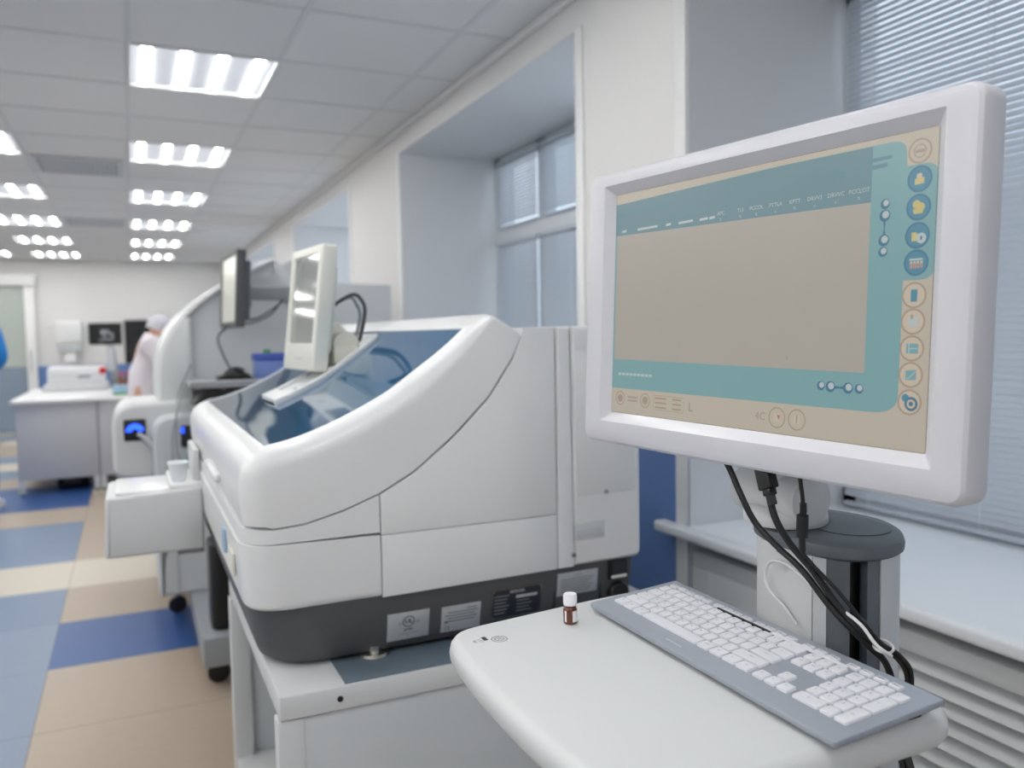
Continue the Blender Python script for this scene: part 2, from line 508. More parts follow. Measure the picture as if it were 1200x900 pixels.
def blind(y0, y1, z0, z1, x, label, pitch=.0185, tilt=55, slat=.025, cords=(.12, .5, .88), group=None):
    t = thing('window_blind', (x, (y0+y1)/2, z0), label, 'blind', group)
    MB().box((x-.014, y0, z1-.026), (x+.014, y1, z1), 'blind', .003).build('headrail', t)
    sm = MB(); n_ = int((z1 - .03 - z0 - .012)/pitch)
    ca, sa = math.cos(math.radians(tilt)), math.sin(math.radians(tilt))
    prof = []
    for k in range(5):
        u = (k/4 - .5)*slat; h = .0022*(1 - (2*k/4 - 1)**2)
        prof.append((u*ca - h*sa, u*sa + h*ca))
    prof2 = [(px + .0004*sa, pz - .0004*ca) for px, pz in prof][::-1]
    for k in range(n_):
        zc = z1 - .036 - k*pitch
        dz = random.uniform(-.0006, .0006)
        pts = prof + prof2
        A = [(x+px, y0+.004, zc+pz+dz) for px, pz in pts]; B = [(x+px, y1-.004, zc+pz-dz) for px, pz in pts]
        sm.rings([A, B], 'blind')
    sm.build('slats', t, angle=60)
    MB().box((x-.011, y0+.003, z0), (x+.011, y1-.003, z0+.012), 'blind', .003).build('bottom_rail', t)
    for c in cords:
        yc = y0 + (y1-y0)*c
        cm = MB()
        for dx in (-.0125, .0125): cm.box((x+dx-.0007, yc-.0009, z0+.006), (x+dx+.0007, yc+.0009, z1-.01), 'wtrim')
        cm.build('ladder_cord', t)
    return t
window(1, *bays[0], None, [0.93])
blind(bays[0][0]+.03, bays[0][1]-.035, SZ+.012, HZ-.01, 2.055, 'wide white slatted blind filling the nearest window, behind the big beige monitor', cords=(.05, .33, .62, .77, .95))
window(2, *bays[1], 1.93, [4.07, 3.33])
gl2 = 'blinds in the panes of the second window'
blind(4.072, 4.625, 1.962, 2.365, 2.058, 'short white blind in the upper left pane of the second window', group=gl2)
blind(4.072, 4.625, .84, 1.885, 2.058, 'tall white blind in the lower left pane of the second window', group=gl2)
blind(3.335, 4.03, 1.962, 2.365, 2.058, 'short white blind in the upper pane of the second window, right of its mullion', group=gl2)
blind(3.335, 4.03, .84, 1.885, 2.058, 'tall white blind in the lower pane of the second window, right of its mullion', group=gl2)
window(3, *bays[2], 1.93, [7.2, 6.6])
window(4, *bays[3], 1.93, [10.5])
window(5, *bays[4], 1.93, [13.1])

# sliding glass door on the far wall
mb = MB()
mb.box((-3.0, FY-.13, 2.15), (-1.225, FY, 2.31), 'wtrim', .01)
dr = struct(mb.build('door_1'))
MB().box((-1.375, FY-.09, 0), (-1.245, FY-.05, 2.15), 'wtrim', .006).box((-2.75, FY-.09, 0), (-2.64, FY-.05, 2.15), 'wtrim', .006).build('door_stile', dr)
MB().box((-2.64, FY-.076, .02), (-1.375, FY-.064, 2.15), 'doorglass').build('door_pane', dr)
MB().tube([(-1.32, FY-.10, .9), (-1.32, FY-.13, .92), (-1.32, FY-.13, 1.2), (-1.32, FY-.10, 1.22)], .008, 'chrome').build('door_handle', dr)

# recessed ceiling lamps
def lamp(x0, y0):
    t = thing('ceiling_light', (x0+.3, y0+.3, CZ), '', 'ceiling light', 'recessed fluorescent ceiling lights')
    f = MB(); o = .0015; w = .012
    for lo, hi in (((x0+o, y0+o), (x0+.6-o, y0+w)), ((x0+o, y0+.6-w), (x0+.6-o, y0+.6-o)), ((x0+o, y0+w), (x0+w, y0+.6-w)), ((x0+.6-w, y0+w), (x0+.6-o, y0+.6-w))):
        f.box((lo[0], lo[1], CZ-.008), (hi[0], hi[1], CZ+.02), 'wtrim')
    f.build('frame', t)
    MB().box((x0+.012, y0+.012, CZ+.006), (x0+.588, y0+.588, CZ+.016), 'diff').build('diffuser', t)
    for k in range(4):
        xc = x0 + .6*(k+.5)/4
        pr = [(xc + .021*math.cos(PI + PI*q/6), CZ+.006 + .012*math.sin(PI + PI*q/6)) for q in range(7)]
        MB().prism(pr, 'y', y0+.03, y0+.57, 'tube').build('tube', t)
    return t
col_name = ['right', 'middle', 'left', 'added far left', 'added outermost left']
far_name = {3: 'nearest', 4: 'second', 5: 'third', 6: 'fourth', 7: 'fifth', 8: 'farthest'}
first = None
for ci, x in enumerate(lampX):
    for ri, y in enumerate(lampY):
        if first is None:
            t = first = lamp(x, y)
        else:
            t = copy_tree(first); t.location = (x+.3, y+.3, CZ)
        if ri < 3 or ci >= 3:
            t['label'] = ('ceiling light of the %s row, out of the picture, %s' % (col_name[ci], ['nearest the rear wall', 'second from the rear wall', 'third from the rear wall', 'fourth from the rear wall', 'fifth from the rear wall', 'sixth from the rear wall', 'third from the far wall', 'second from the far wall', 'nearest the far wall'][ri]))
        else:
            t['label'] = 'glowing four-tube ceiling light, %s one of the %s row of lights' % (far_name[ri], col_name[ci])
# air vents
def vent(x0, y0, x1, y1, label):
    t = thing('air_vent', ((x0+x1)/2, (y0+y1)/2, CZ), label, 'air vent', 'ceiling air vents')
    f = MB()
    for lo, hi in (((x0, y0), (x1, y0+.03)), ((x0, y1-.03), (x1, y1)), ((x0, y0+.03), (x0+.03, y1-.03)), ((x1-.03, y0+.03), (x1, y1-.03))):
        f.box((lo[0], lo[1], CZ-.014), (hi[0], hi[1], CZ-.002), 'lgrey', .003)
    f.build('frame', t)
    MB().box((x0+.02, y0+.02, CZ-.0035), (x1-.02, y1-.02, CZ-.002), 'mgrey').build('backing', t)
    s = MB(); k = x0 + .05
    while k < x1 - .04:
        s.prism([(k, CZ-.013), (k+.004, CZ-.013), (k+.018, CZ-.004), (k+.014, CZ-.004)], 'y', y0+.03, y1-.03, 'lgrey'); k += .028
    s.build('louvres', t)
vent(-.53, 6.13, .01, 6.67, 'square grey air vent in the ceiling, the nearer one left of the lights')
vent(-.53, 9.13, .01, 9.67, 'square grey air vent in the ceiling, the farther one left of the lights')

# radiator cover with louvres under the near sill
t = thing('radiator_cover', (1.47, .7, 0), 'white louvred radiator cover under the nearest window sill', 'radiator cover')
MB().box((1.462, -.1, .06), (1.525, 1.93, .10), 'white2', .003).box((1.462, -.1, .655), (1.525, 1.93, .70), 'white2', .004)\
    .box((1.462, -.1, .10), (1.525, -.06, .655), 'white2').box((1.462, 1.86, .10), (1.525, 1.93, .655), 'white2').box((1.46, 1.42, .10), (1.525, 1.86, .655), 'white2', .002)\
    .box((1.47, -.1, 0), (1.52, 0, .06), 'white2').box((1.47, 1.8, 0), (1.52, 1.9, .06), 'white2').build('frame', t)
s = MB(); z = .632
while z > .10:
    s.prism([(1.465, z-.010), (1.468, z-.013), (1.508, z+.020), (1.505, z+.023)], 'y', -.06, 1.42, 'white2'); z -= .036
s.build('louvres', t)
MB().box((1.52, -.06, .10), (1.528, 1.86, .655), 'lgrey').build('back_panel', t)
# ------------------------------------------------------------------ workstation cart: table, column, base
TZ = 0.935
t = thing('workstation_cart', (.72, .85, 0), 'white workstation cart with rounded table top and oval grey-capped column', 'cart')
out = rpoly([(.785, .57), (.785, 1.082), (.62, 1.076), (.372, 1.046), (.356, .92), (.352, .78), (.362, .565)], [.045, .05, .08, .05, .05, .05, .06], 6)
rings = []
def inset(poly, d):
    n = len(poly); P = [Vector(p) for p in poly]; R = []
    ar = sum(P[i].x*P[(i+1) % n].y - P[(i+1) % n].x*P[i].y for i in range(n)); sg = 1 if ar > 0 else -1
    for i in range(n):
        v = Vector((0, 0))
        for e in (P[i]-P[i-1], P[(i+1) % n]-P[i]):
            if e.length > 1e-9: v += Vector((e.y, -e.x)).normalized()*sg
        v = v.normalized() if v.length > 1e-9 else v
        R.append(tuple(P[i]-v*d))
    return R
th = .040
for d, z in ((.014, TZ-th), (.006, TZ-th+.004), (.001, TZ-th+.012), (0, TZ-.018), (.002, TZ-.009), (.007, TZ-.003), (.014, TZ)):
    rings.append([(x, y, z) for x, y in inset(out, d)])
MB().rings(rings, 'white2').build('table_top', t)
p = MB()     # printed symbols on the table corner
Z = TZ + .0004
Rz = Matrix.Rotation(math.radians(-90), 4, 'Z')
p.box((.408, .984, TZ-.001), (.414, .996, Z), 'inkd')
p.text('LOT', .007, Matrix.Translation((.403, .985, Z)) @ Rz, 'ink')
p.text('REF', .006, Matrix.Translation((.395, .985, Z)) @ Rz, 'ink')
def ringflat(mb, c, r0, r1, z, m, n=28):
    vs = [(c[0]+r*math.cos(2*PI*k/n), c[1]+r*math.sin(2*PI*k/n), z) for r in (r0, r1) for k in range(n)]
    mb.add(vs, [(k, (k+1) % n, n+(k+1) % n, n+k) for k in range(n)], m)
ringflat(p, (.428, .980), .010, .0112, Z, 'ink'); ringflat(p, (.428, .980), .0055, .0065, Z, 'ink')
p.text('EC', .006, Matrix.Translation((.428, .980, Z)) @ Rz, 'ink')
p.build('printed_symbols', t)
# oval column
oval = crom([(.851, .953), (.800, .905), (.786, .830), (.800, .762), (.838, .737), (.897, .745), (.952, .800), (.966, .860), (.938, .935)], 6, True)
ZC = 1.066
def ovz(d, z): return [(x, y, z) for x, y in inset(oval, d)]
MB().rings([ovz(.003, ZC-.022), ovz(-.002, ZC-.018), ovz(-.003, ZC-.010), ovz(-.001, ZC-.004), ovz(.006, ZC), ovz(.03, ZC+.001)], 'slate').rings(
    [[(.885+.050*math.cos(2*PI*k/32), .815+.050*math.sin(2*PI*k/32), ZC+h) for k in range(32)] for h in (0, .0022)], 'slate').build('column_cap', t)
# the column shell is open on the side facing the user's right, where the cables run
n = len(oval)
def arc_idx(f):   # split the outline by angle seen from its centre
    return [i for i in range(n) if f(math.degrees(math.atan2(oval[i][1]-.85, oval[i][0]-.875)) % 360)]
def shell(a0, a1, name, m, d0=.003, thick=.012):
    pts = []
    for k in range(25):
        a = math.radians(a0 + (a1-a0)*k/24)
        # radius of the oval along this direction
        best = None
        for i in range(n):
            ax, ay = oval[i][0]-.875, oval[i][1]-.85; bx, by = oval[(i+1) % n][0]-.875, oval[(i+1) % n][1]-.85
            dx, dy = math.cos(a), math.sin(a)
            den = dx*(by-ay) - dy*(bx-ax)
            if abs(den) < 1e-12: continue
            tt = (ax*(by-ay) - ay*(bx-ax))/den; uu = (ax*dy - ay*dx)/den
            if tt > 0 and -1e-6 <= -(-uu) <= 1+1e-6 or (tt > 0 and best is None and False):
                best = tt
            if tt > 0:
                px, py = dx*tt, dy*tt
                if min(ax, bx)-1e-6 <= px <= max(ax, bx)+1e-6 and min(ay, by)-1e-6 <= py <= max(ay, by)+1e-6: best = tt
        best = best or .09
        pts.append((a, best))
    o = [(.875+(r-d0)*math.cos(a), .85+(r-d0)*math.sin(a)) for a, r in pts]
    i_ = [(.875+(r-d0-thick)*math.cos(a), .85+(r-d0-thick)*math.sin(a)) for a, r in pts]
    return MB().prism(o + i_[::-1], 'z', .16, ZC-.021, m, .0015).build(name, t)
shell(-101, 112, 'column_shell', 'lgrey')
shell(118, 214, 'column_front_panel', 'white2')
shell(214.6, 224, 'column_edge_strip', 'lgrey')
shell(224, 238, 'channel_lip', 'slate', .004, .02)
shell(249, 257.5, 'channel_lip', 'slate', .004, .02)
MB().prism(inset(oval, .03), 'z', .17, ZC-.022, 'black').build('channel_core', t)
lg = MB(Matrix.Translation((.7955, .846, 1.032)))
lg.prism([(-.004, .000), (.010, .004), (.006, .016), (-.002, .012)], 'x', -.0062, .0, mat('logo_blue', (44, 130, 196), .5))
lg.build('logo', t)
MB().box((.40, .62, .06), (1.05, 1.08, .10), 'lgrey', .02, 3).prism(inset(oval, -.02), 'z', .10, .17, 'lgrey', .01).build('base', t)
MB().box((.50, .70, TZ-.075), (.80, .98, TZ-th+.002), 'lgrey', .008).build('table_bracket', t)
for x, y in ((.45, .67), (.45, 1.03), (1.0, .67), (1.0, 1.03)):
    c = MB().lathe([(.0, -.012), (.026, -.012), (.030, -.006), (.030, .006), (.026, .012), (.0, .012)], (x, y, .030), 'black', 20, 'y')
    c.tube([(x, y, .03), (x, y, .062)], .008, 'chrome')
    c.build('castor', t)

# ------------------------------------------------------------------ keyboard
KX, KY, KW, KD = .590, 1.020, .459, .152
kt = math.radians(4.2)
# local frame: a = left to right for the typist (-Y), b = front to back (+X), c = up
KM = Matrix.Translation((KX, KY, TZ+.0045)) @ Matrix(((0, math.cos(kt), -math.sin(kt), 0), (-1, 0, 0, 0), (0, math.sin(kt), math.cos(kt), 0), (0, 0, 0, 1)))
t = thing('keyboard', (KX, KY, TZ), 'silver full-size keyboard with white keys lying on the cart table', 'keyboard')
b = MB(KM)
b.prism(rpoly([(0, 0), (KW, 0), (KW, KD), (0, KD)], .004), 'z', .001, .008, 'alu', .0012)
b.build('base_plate', t)
b = MB()
for a in (.03, KW-.03): b.add(*(lambda p: (p, [(0,1,2,3),(4,5,6,7),(0,1,5,4),(1,2,6,5),(2,3,7,6),(3,0,4,7)]))([tuple(v) for v in (
    [Vector((KM @ Vector((a+dx, bb, .001))).to_tuple()) for dx, bb in ((-.012, KD-.03), (.012, KD-.03), (.012, KD-.012), (-.012, KD-.012))] +
    [Vector(((KM @ Vector((a+dx, bb, .001))).x, (KM @ Vector((a+dx, bb, .001))).y, TZ)) for dx, bb in ((-.012, KD-.03), (.012, KD-.03), (.012, KD-.012), (-.012, KD-.012))])]), 'black')
b.build('tilt_foot', t)
U = .01905
A0 = .0155; B0 = .030
keys = []   # (a_left, b_front, width_units, depth, legend)
def krow(row, specs, start=0.0, h=1.0):
    a = start
    for s in specs:
        if isinstance(s, (int, float)): a += s; continue
        w, lab = s if isinstance(s, tuple) else (1.0, s)
        keys.append((A0 + a*U, B0 + row*U, w, h, lab)); a += w
krow(0, [(1.25, 'Ctrl'), (1.25, '#'), (1.25, 'Alt'), (6.25, ''), (1.25, 'AltGr'), (1.25, '#'), (1.25, '='), (1.25, 'Ctrl')])
krow(1, [(2.25, 'Shift')] + list('ZXCVBNM,./') + [(2.75, 'Shift')])
krow(2, [(1.75, 'Caps')] + list("ASDFGHJKL;'") + [(2.25, 'Enter')])
krow(3, [(1.5, 'Tab')] + list('QWERTYUIOP[]') + [(1.5, '\\')])
krow(4, list('`1234567890-=') + [(2.0, '<')])
FR = 5.12
krow(FR, ['Esc', .0, 'F1', 'F2', 'F3', 'F4', .25, 'F5', 'F6', 'F7', 'F8', .25, 'F9', 'F10', 'F11', 'F12', .5, 'Prt', 'Scr', 'Brk', .5, 'o', '<', 'v', '>'], 0, .62)
krow(4, ['Ins', 'Hm', 'Up'], 15.25); krow(3, ['Del', 'End', 'Dn'], 15.25)
krow(1, ['^'], 16.25); krow(0, ['<', 'v', '>'], 15.25)
krow(4, ['Num', '/', '*', '-'], 18.5); krow(3, ['7', '8', '9'], 18.5); krow(2, ['4', '5', '6'], 18.5); krow(1, ['1', '2', '3'], 18.5)
krow(0, [(2.0, '0'), '.'], 18.5)
keys.append((A0+21.5*U, B0+2*U, 1.0, 2.0, '+')); keys.append((A0+21.5*U, B0, 1.0, 2.0, 'Ent'))
def key_into(mb, a, b0, w, h, lab):
    g = .0014
    x0, x1, y0, y1 = a+g, a+w*U-g, b0+g, b0+h*U-g
    cx, cy = (x0+x1)/2, (y0+y1)/2
    R = []
    for d, z in ((0, .0075), (0, .0095), (.0006, .0108), (.0016, .0112), (.003, .0112)):
        R.append([(x, y, z) for x, y in rrect(x1-x0-2*d, y1-y0-2*d, .0022, 3, cx, cy)])
    mb.rings(R, 'key')
    if lab:
        sz = .0052 if len(lab) == 1 else .0034
        mb.text(lab, sz, Matrix.Translation((cx - (.002 if len(lab) == 1 else 0), cy + (.0012 if h > .8 else 0), .01135)), 'ink')
small = [k for k in keys if k[1] > B0 + 5*U][:9]
for k in keys:
    if k in small: continue
    m_ = MB(KM); key_into(m_, *k); m_.build('key', t)
m_ = MB(KM)
for k in small: key_into(m_, *k)
o = m_.build('function_keys', t); o['kind'] = 'stuff'
MB(KM).box((A0+6.1*U, B0+5.0*U-.0005, .0075), (A0+11.6*U, B0+5.0*U+.0022, .0112), 'black').build('gap_strip', t)
o = MB(KM).box((A0+11.6*U, B0+5.0*U-.0035, .0112), (A0+18.0*U, B0+5.0*U+.0025, .0117), 'key', .0003).build('tape_strip', t)
o['label'] = 'strip of pale tape across the function keys'
m_ = MB(KM)
for k in range(9): m_.box((.170+.0035*k, .0125, .0079), (.1722+.0035*k, .0150, .0082), 'lgrey')
m_.build('imprint', t)

# ------------------------------------------------------------------ reagent vial on the table
t = thing('vial', (.541, .990, TZ), 'small brown glass vial with white cap standing on the table beside the keyboard', 'vial')
c = (.541, .990, TZ)
MB().lathe([(0, 0), (.0085, 0), (.0098, .0015), (.0098, .020), (.0085, .0235), (.0065, .025), (.0065, .031), (0, .031)], c, 'amber', 28).build('bottle', t)
MB().lathe([(0, .0262), (.0092, .0262), (.0096, .0275), (.0096, .0395), (.0088, .0415), (0, .0418)], c, 'cap', 28).build('cap', t)
lb = MB()
for a0, a1 in ((-100, 150), (-168, -150)):
    R0 = [(c[0]+.01*math.cos(math.radians(a0+(a1-a0)*k/16)), c[1]+.01*math.sin(math.radians(a0+(a1-a0)*k/16))) for k in range(17)]
    lb.add([(x, y, TZ+.004) for x, y in R0] + [(x, y, TZ+.0195) for x, y in R0], [(k, k+1, 17+k+1, 17+k) for k in range(16)], 'paper')
lb.build('label', t)

# ------------------------------------------------------------------ big monitor
s_ = .80
TL, TR, BR, BL = Vector((.678, 1.159, 1.586)), Vector((.751, .538, 1.578)), Vector((.736, .542, 1.158)), Vector((.663, 1.163, 1.166))
ctr = (TL+TR+BR+BL)/4
Ux = ((TR-TL)+(BR-BL)).normalized(); Uy = ((TL-BL)+(TR-BR)); Uy = (Uy - Ux*Uy.dot(Ux)).normalized(); Uz = Ux.cross(Uy)
MM = Matrix.Translation(ctr) @ Matrix(((Ux.x, Uy.x, Uz.x, 0), (Ux.y, Uy.y, Uz.y, 0), (Ux.z, Uy.z, Uz.z, 0), (0, 0, 0, 1)))
W, H = .628, .421
t = thing('monitor', ctr, 'large white-framed monitor showing a beige and teal program, on the workstation column', 'monitor')
sw, sh = .520, .336; scx, scy = .004, .007
m_ = MB(MM)
n_ = 7
R = [[(x, y, z) for x, y in rrect(W-2*d, H-2*d, r, n_)] for d, z, r in ((.012, -.056, .012), (.004, -.048, .016), (0, -.040, .018), (0, -.010, .018), (.0015, -.005, .017), (.005, -.0015, .014), (.010, -.0002, .010), (.0102, -.0001, .010))]
hole = lambda d, z: [(x, y, z) for x, y in rrect(sw+2*d, sh+2*d, .002, n_, scx, scy)]
R += [hole(.0142, 0), hole(.014, -.0002), hole(.0012, -.0122), hole(0, -.0135)]
m_.rings(R, 'bezel', True, False)
m_.build('housing', t, 28)
MB(MM).box((scx-sw/2-.003, scy-sh/2-.003, -.018), (scx+sw/2+.003, scy+sh/2+.003, -.0130), 'black').build('screen_gasket', t)
g = MB(MM)
def SP(u, v, k=0): return (scx - sw/2 + u*sw, scy + sh/2 - v*sh, -.0128 + k*.00012)
def spoly(uvs, m, k): g.flat([SP(u, v, k) for u, v in uvs], m)
def sdisc(u, v, r, m, k, n=24, ky=1.0):
    cx, cy, z = SP(u, v, k)
    g.flat([(cx + r*math.cos(2*PI*q/n), cy + ky*r*math.sin(2*PI*q/n), z) for q in range(n)], m)
def sring(u, v, r0, r1, m, k, n=28):
    cx, cy, z = SP(u, v, k)
    vs = [(cx+r*math.cos(2*PI*q/n), cy+r*math.sin(2*PI*q/n), z) for r in (r0, r1) for q in range(n)]
    g.add(vs, [(q, (q+1) % n, n+(q+1) % n, n+q) for q in range(n)], m)
def stext(body, u, v, size, m, k=4): g.text(body, size, MM.inverted() @ MM @ Matrix.Translation(SP(u, v, k)), m)
spoly([(0, 0), (1, 0), (1, 1), (0, 1)], 's_beige', 0)
spoly(rpoly([(0, .045), (.60, .020), (.93, .020), (.935, .105), (1.0, .105), (1.0, .463), (.936, .463), (.936, .887), (0, .887)], [0, .05, .035, 0, .04, .05, .0, .06, 0], 6), 's_teal', 1)
spoly(rpoly([(0, .045), (.60, .022), (.855, .022), (.855, .202), (0, .187)], [0, .05, 0, 0, 0]), 's_head', 2)
spoly([(.008, .187), (.855, .202), (.856, .760), (.008, .754)], 's_data', 3)
for body, u, unit in (('TLS', .491, '%'), ('PCCOL', .542, '%'), ('PTTLA', .601, 's'), ('KPTT', .657, '%'), ('DRVV3', .712, 's'), ('DRVVC', .768, 's'), ('PCCLOT', .826, '%'), ('APC', .425, '%')):
    stext(body, u, .159, .0070, 's_white'); stext(unit, u, .183, .0056, 's_white')
for u, w in ((.03, .02), (.10, .085), (.22, .02), (.27, .055), (.35, .03), (.385, .02)):
    spoly([(u, .166), (u+w, .164), (u+w, .174), (u, .176)], 's_white', 4)
for k in range(10): spoly([(.02+.022*k, .085-.001*k), (.036+.022*k, .084-.001*k), (.036+.022*k, .100-.001*k), (.02+.022*k, .101-.001*k)], 's_dim', 4)
for k in range(9): spoly([(.03+.017*k, .815), (.043+.017*k, .815), (.043+.017*k, .826), (.03+.017*k, .826)], 's_white', 4)
spoly([(.755, .085), (.79, .085), (.79, .105), (.755, .105)], 's_dim', 4)
spoly([(.84, .062), (.90, .060), (.90, .072), (.84, .074)], 's_dim', 4); spoly([(.85, .084), (.89, .082), (.89, .096), (.85, .098)], 's_dim', 4)
ri = .0132
def icon(u, v, base): sdisc(u, v, ri, base, 2); sring(u, v, ri-.0014, ri+.0006, 's_dblue' if base == 's_blue' else 's_brown', 4)
sring(.961, .065, ri-.002, ri, 's_brown', 3); sring(.961, .065, .006, .0072, 's_brown', 3); spoly([(.951, .06), (.971, .06), (.971, .07), (.951, .07)], 's_brown', 3)
for v in (.151, .238, .325, .409): icon(.963, v, 's_blue')
spoly([(.953, .150), (.973, .147), (.973, .166), (.953, .168)], 's_yel', 5); spoly([(.957, .135), (.968, .134), (.968, .148), (.957, .149)], 's_pale', 6)
sdisc(.959, .229, .0045, 's_yel', 5); sdisc(.968, .238, .0045, 's_yel', 5); spoly([(.951, .243), (.975, .243), (.972, .258), (.954, .258)], 's_yel', 5)
spoly([(.951, .315), (.960, .315), (.962, .320), (.975, .320), (.975, .342), (.951, .342)], 's_yel', 5); sdisc(.972, .334, .0055, 's_white', 6); spoly([(.970, .328), (.974, .328), (.974, .340), (.970, .340)], 's_dblue', 7)
spoly([(.949, .396), (.977, .396), (.977, .402), (.949, .402)], 's_white', 5)
for q in range(4): spoly([(.950+.0073*q, .404), (.955+.0073*q, .404), (.955+.0073*q, .427), (.950+.0073*q, .427)], 's_pale', 5); spoly([(.951+.0073*q, .412), (.954+.0073*q, .412), (.954+.0073*q, .427), (.951+.0073*q, .427)], 's_red', 6)
for v in (.510, .592, .676, .759, .845): icon(.962, v, 's_pale')
spoly([(.955, .492), (.969, .492), (.969, .530), (.955, .530)], 's_blue', 5)
spoly([(.952, .582), (.974, .576), (.972, .606), (.953, .610)], 's_white', 5); spoly([(.957, .570), (.962, .570), (.962, .584), (.957, .584)], 's_brown', 6)
spoly([(.950, .661), (.976, .661), (.976, .692), (.950, .692)], 's_teal', 5); spoly([(.955, .676), (.974, .674), (.974, .677), (.955, .679)], 's_white', 6); spoly([(.955, .661), (.957, .661), (.957, .692), (.955, .692)], 's_white', 6)
spoly([(.951, .746), (.974, .742), (.974, .774), (.951, .776)], 's_teal', 5); spoly([(.954, .772), (.972, .748), (.973, .750), (.955, .774)], 's_white', 6)
sdisc(.966, .850, .0075, 's_dblue', 5); sdisc(.966, .850, .0048, 's_pale', 6); sdisc(.966, .850, .0025, 's_dblue', 7); sdisc(.953, .832, .0042, 's_blue', 5)
# scroll buttons
spoly([(.884, .251), (.894, .251), (.890, .29), (.894, .330), (.884, .330), (.888, .29)], 's_dblue', 3); spoly([(.773, .806), (.796, .811), (.818, .806), (.818, .822), (.796, .817), (.773, .822)], 's_dblue', 3)
for u, v, r in ((.889, .214, .0055), (.889, .251, .0065), (.889, .330, .0065), (.888, .367, .0055), (.748, .812, .0055), (.773, .813, .0065), (.818, .814, .0065), (.845, .814, .0055)):
    sdisc(u, v, r, 's_dblue', 4); sdisc(u+.002, v-.003, r*.62, 's_white', 5)
for u in (.627, .685): sring(u, .941, .0115, .013, 's_brown', 3); spoly([(u-.009, .925), (u+.008, .925), (u+.008, .955), (u-.009, .955)], 's_pale', 3)
spoly([(.627, .930), (.637, .932), (.633, .948)], 's_red', 5); spoly([(.683, .925), (.687, .925), (.687, .952), (.683, .952)], 's_brown', 5)
stext('4C', .576, .943, .014, 's_brown', 3)
for u in (.041, .152): sring(u, .932, .0095, .011, 's_brown', 3); sdisc(u, .932, .006, 's_brown', 3)
for v in (.92, .935): spoly([(.075, v), (.12, v), (.12, v+.007), (.075, v+.007)], 's_brown', 3)
for v in (.912, .932, .952): spoly([(.195, v), (.24, v), (.24, v+.007), (.195, v+.007)], 's_brown', 3); spoly([(.265, v), (.30, v), (.30, v+.007), (.265, v+.007)], 's_brown', 3)
for u0, v0, u1, v1 in ((.188, .903, .31, .905), (.188, .966, .31, .968), (.188, .903, .189, .968), (.309, .903, .31, .968)): spoly([(u0, v0), (u1, v0), (u1, v1), (u0, v1)], 's_brown', 3)
spoly([(.33, .92), (.334, .92), (.334, .95), (.345, .95), (.345, .956), (.33, .956)], 's_brown', 3)
spoly([(.649, .712), (.655, .724), (.651, .724), (.649, .730)], 's_brown', 5)
g.build('screen', t, recalc=False)
MB(MM).box((-.20, -.15, -.075), (.20, .13, -.050), 'bezel', .012, 3).build('rear_cover', t)
# tilt hinge and swivel foot standing on the column cap
h = MB()
fc = (.832, .885, ZC+.002)
h.lathe([(0, 0), (.056, 0), (.058, .003), (.057, .014), (.050, .022), (.030, .028), (0, .028)], fc, 'white2', 36)
h.build('swivel_foot', t)
back = MM @ Vector((-.035, -.13, -.07))
h = MB()
path = [(fc[0], fc[1], fc[2]+.02), (fc[0]+.004, fc[1], fc[2]+.07), (back.x+.05, back.y-.0, back.z+.01), (back.x, back.y, back.z+.03)]
h.tube(path, [.042]*40, 'white2', 18, 6)
h.build('neck', t)
h = MB()
h.tube([(fc[0]-.01, fc[1]+.065, fc[2]+.040), (fc[0]-.01, fc[1]-.060, fc[2]+.040)], .034, 'white2', 24)
h.build('hinge_barrel', t)

# ------------------------------------------------------------------ cables
def cable(name, pts, r, m, label, cat='cable', group=None, extra=None):
    c_ = MB().tube(pts, r, m, 10, 6)
    if extra: extra(c_)
    return tag(c_.build(name), label, cat, group)
tail = [(.832, .70, .88), (.826, .69, .84), (.818, .67, .79), (.815, .69, .72), (.83, .74, .64)]
cable('power_cable', [(.715, .872, 1.165), (.72, .866, 1.15), (.722, .849, 1.122), (.73, .831, 1.088), (.74, .802, 1.062), (.75, .768, 1.038), (.765, .738, .999), (.78, .713, .972), (.797, .702, .952), (.818, .703, .934), (.83, .702, .91)] + tail, .0042, 'black', 'thick black cable hanging leftmost under the monitor, bowing down to the bundle')
c_ = MB().tube([(.725, .797, 1.122), (.727, .789, 1.099), (.737, .775, 1.071), (.752, .754, 1.042), (.770, .732, 1.003), (.785, .707, .972), (.805, .694, .957), (.828, .688, .938), (.841, .686, .913), (.840, .690, .87), (.832, .682, .83), (.824, .664, .79), (.822, .69, .72), (.836, .75, .64)], .0046, 'black', 10, 6)
c_.build('cord', thing('video_cable', (.725, .80, 1.15), 'black video cable with a big square plug under the middle of the monitor', 'cable'))
vc = [o for o in bpy.data.objects if o.name == 'video_cable'][0]
pd = Vector((-.002, -.017, -.042)).normalized(); pp = Vector((.727, .812, 1.165))
rot = pd.to_track_quat('Z', 'Y').to_matrix().to_4x4()
MB(Matrix.Translation(pp) @ rot).prism(rpoly([(-.008, -.013), (.008, -.013), (.008, .013), (-.008, .013)], .004), 'z', 0, .030, 'black', .002).prism(rpoly([(-.006, -.008), (.006, -.008), (.006, .008), (-.006, .008)], .003), 'z', .030, .038, 'black', .001).tube([(0, 0, .036), (0, 0, .050)], .0062, 'black').build('plug', vc)
t = thing('thin_cable', (.73, .75, 1.15), 'thin black cable with a ferrite lump, hanging rightmost under the monitor', 'cable')
MB().tube([(.729, .752, 1.165), (.73, .750, 1.148), (.73, .747, 1.126), (.733, .752, 1.074), (.748, .751, 1.051), (.768, .730, 1.021), (.788, .708, .985), (.803, .692, .960), (.822, .684, .946), (.835, .677, .922), (.834, .68, .87), (.825, .676, .83), (.817, .66, .79), (.815, .68, .72), (.826, .735, .64)], .0026, 'black', 10, 6).build('cord', t)
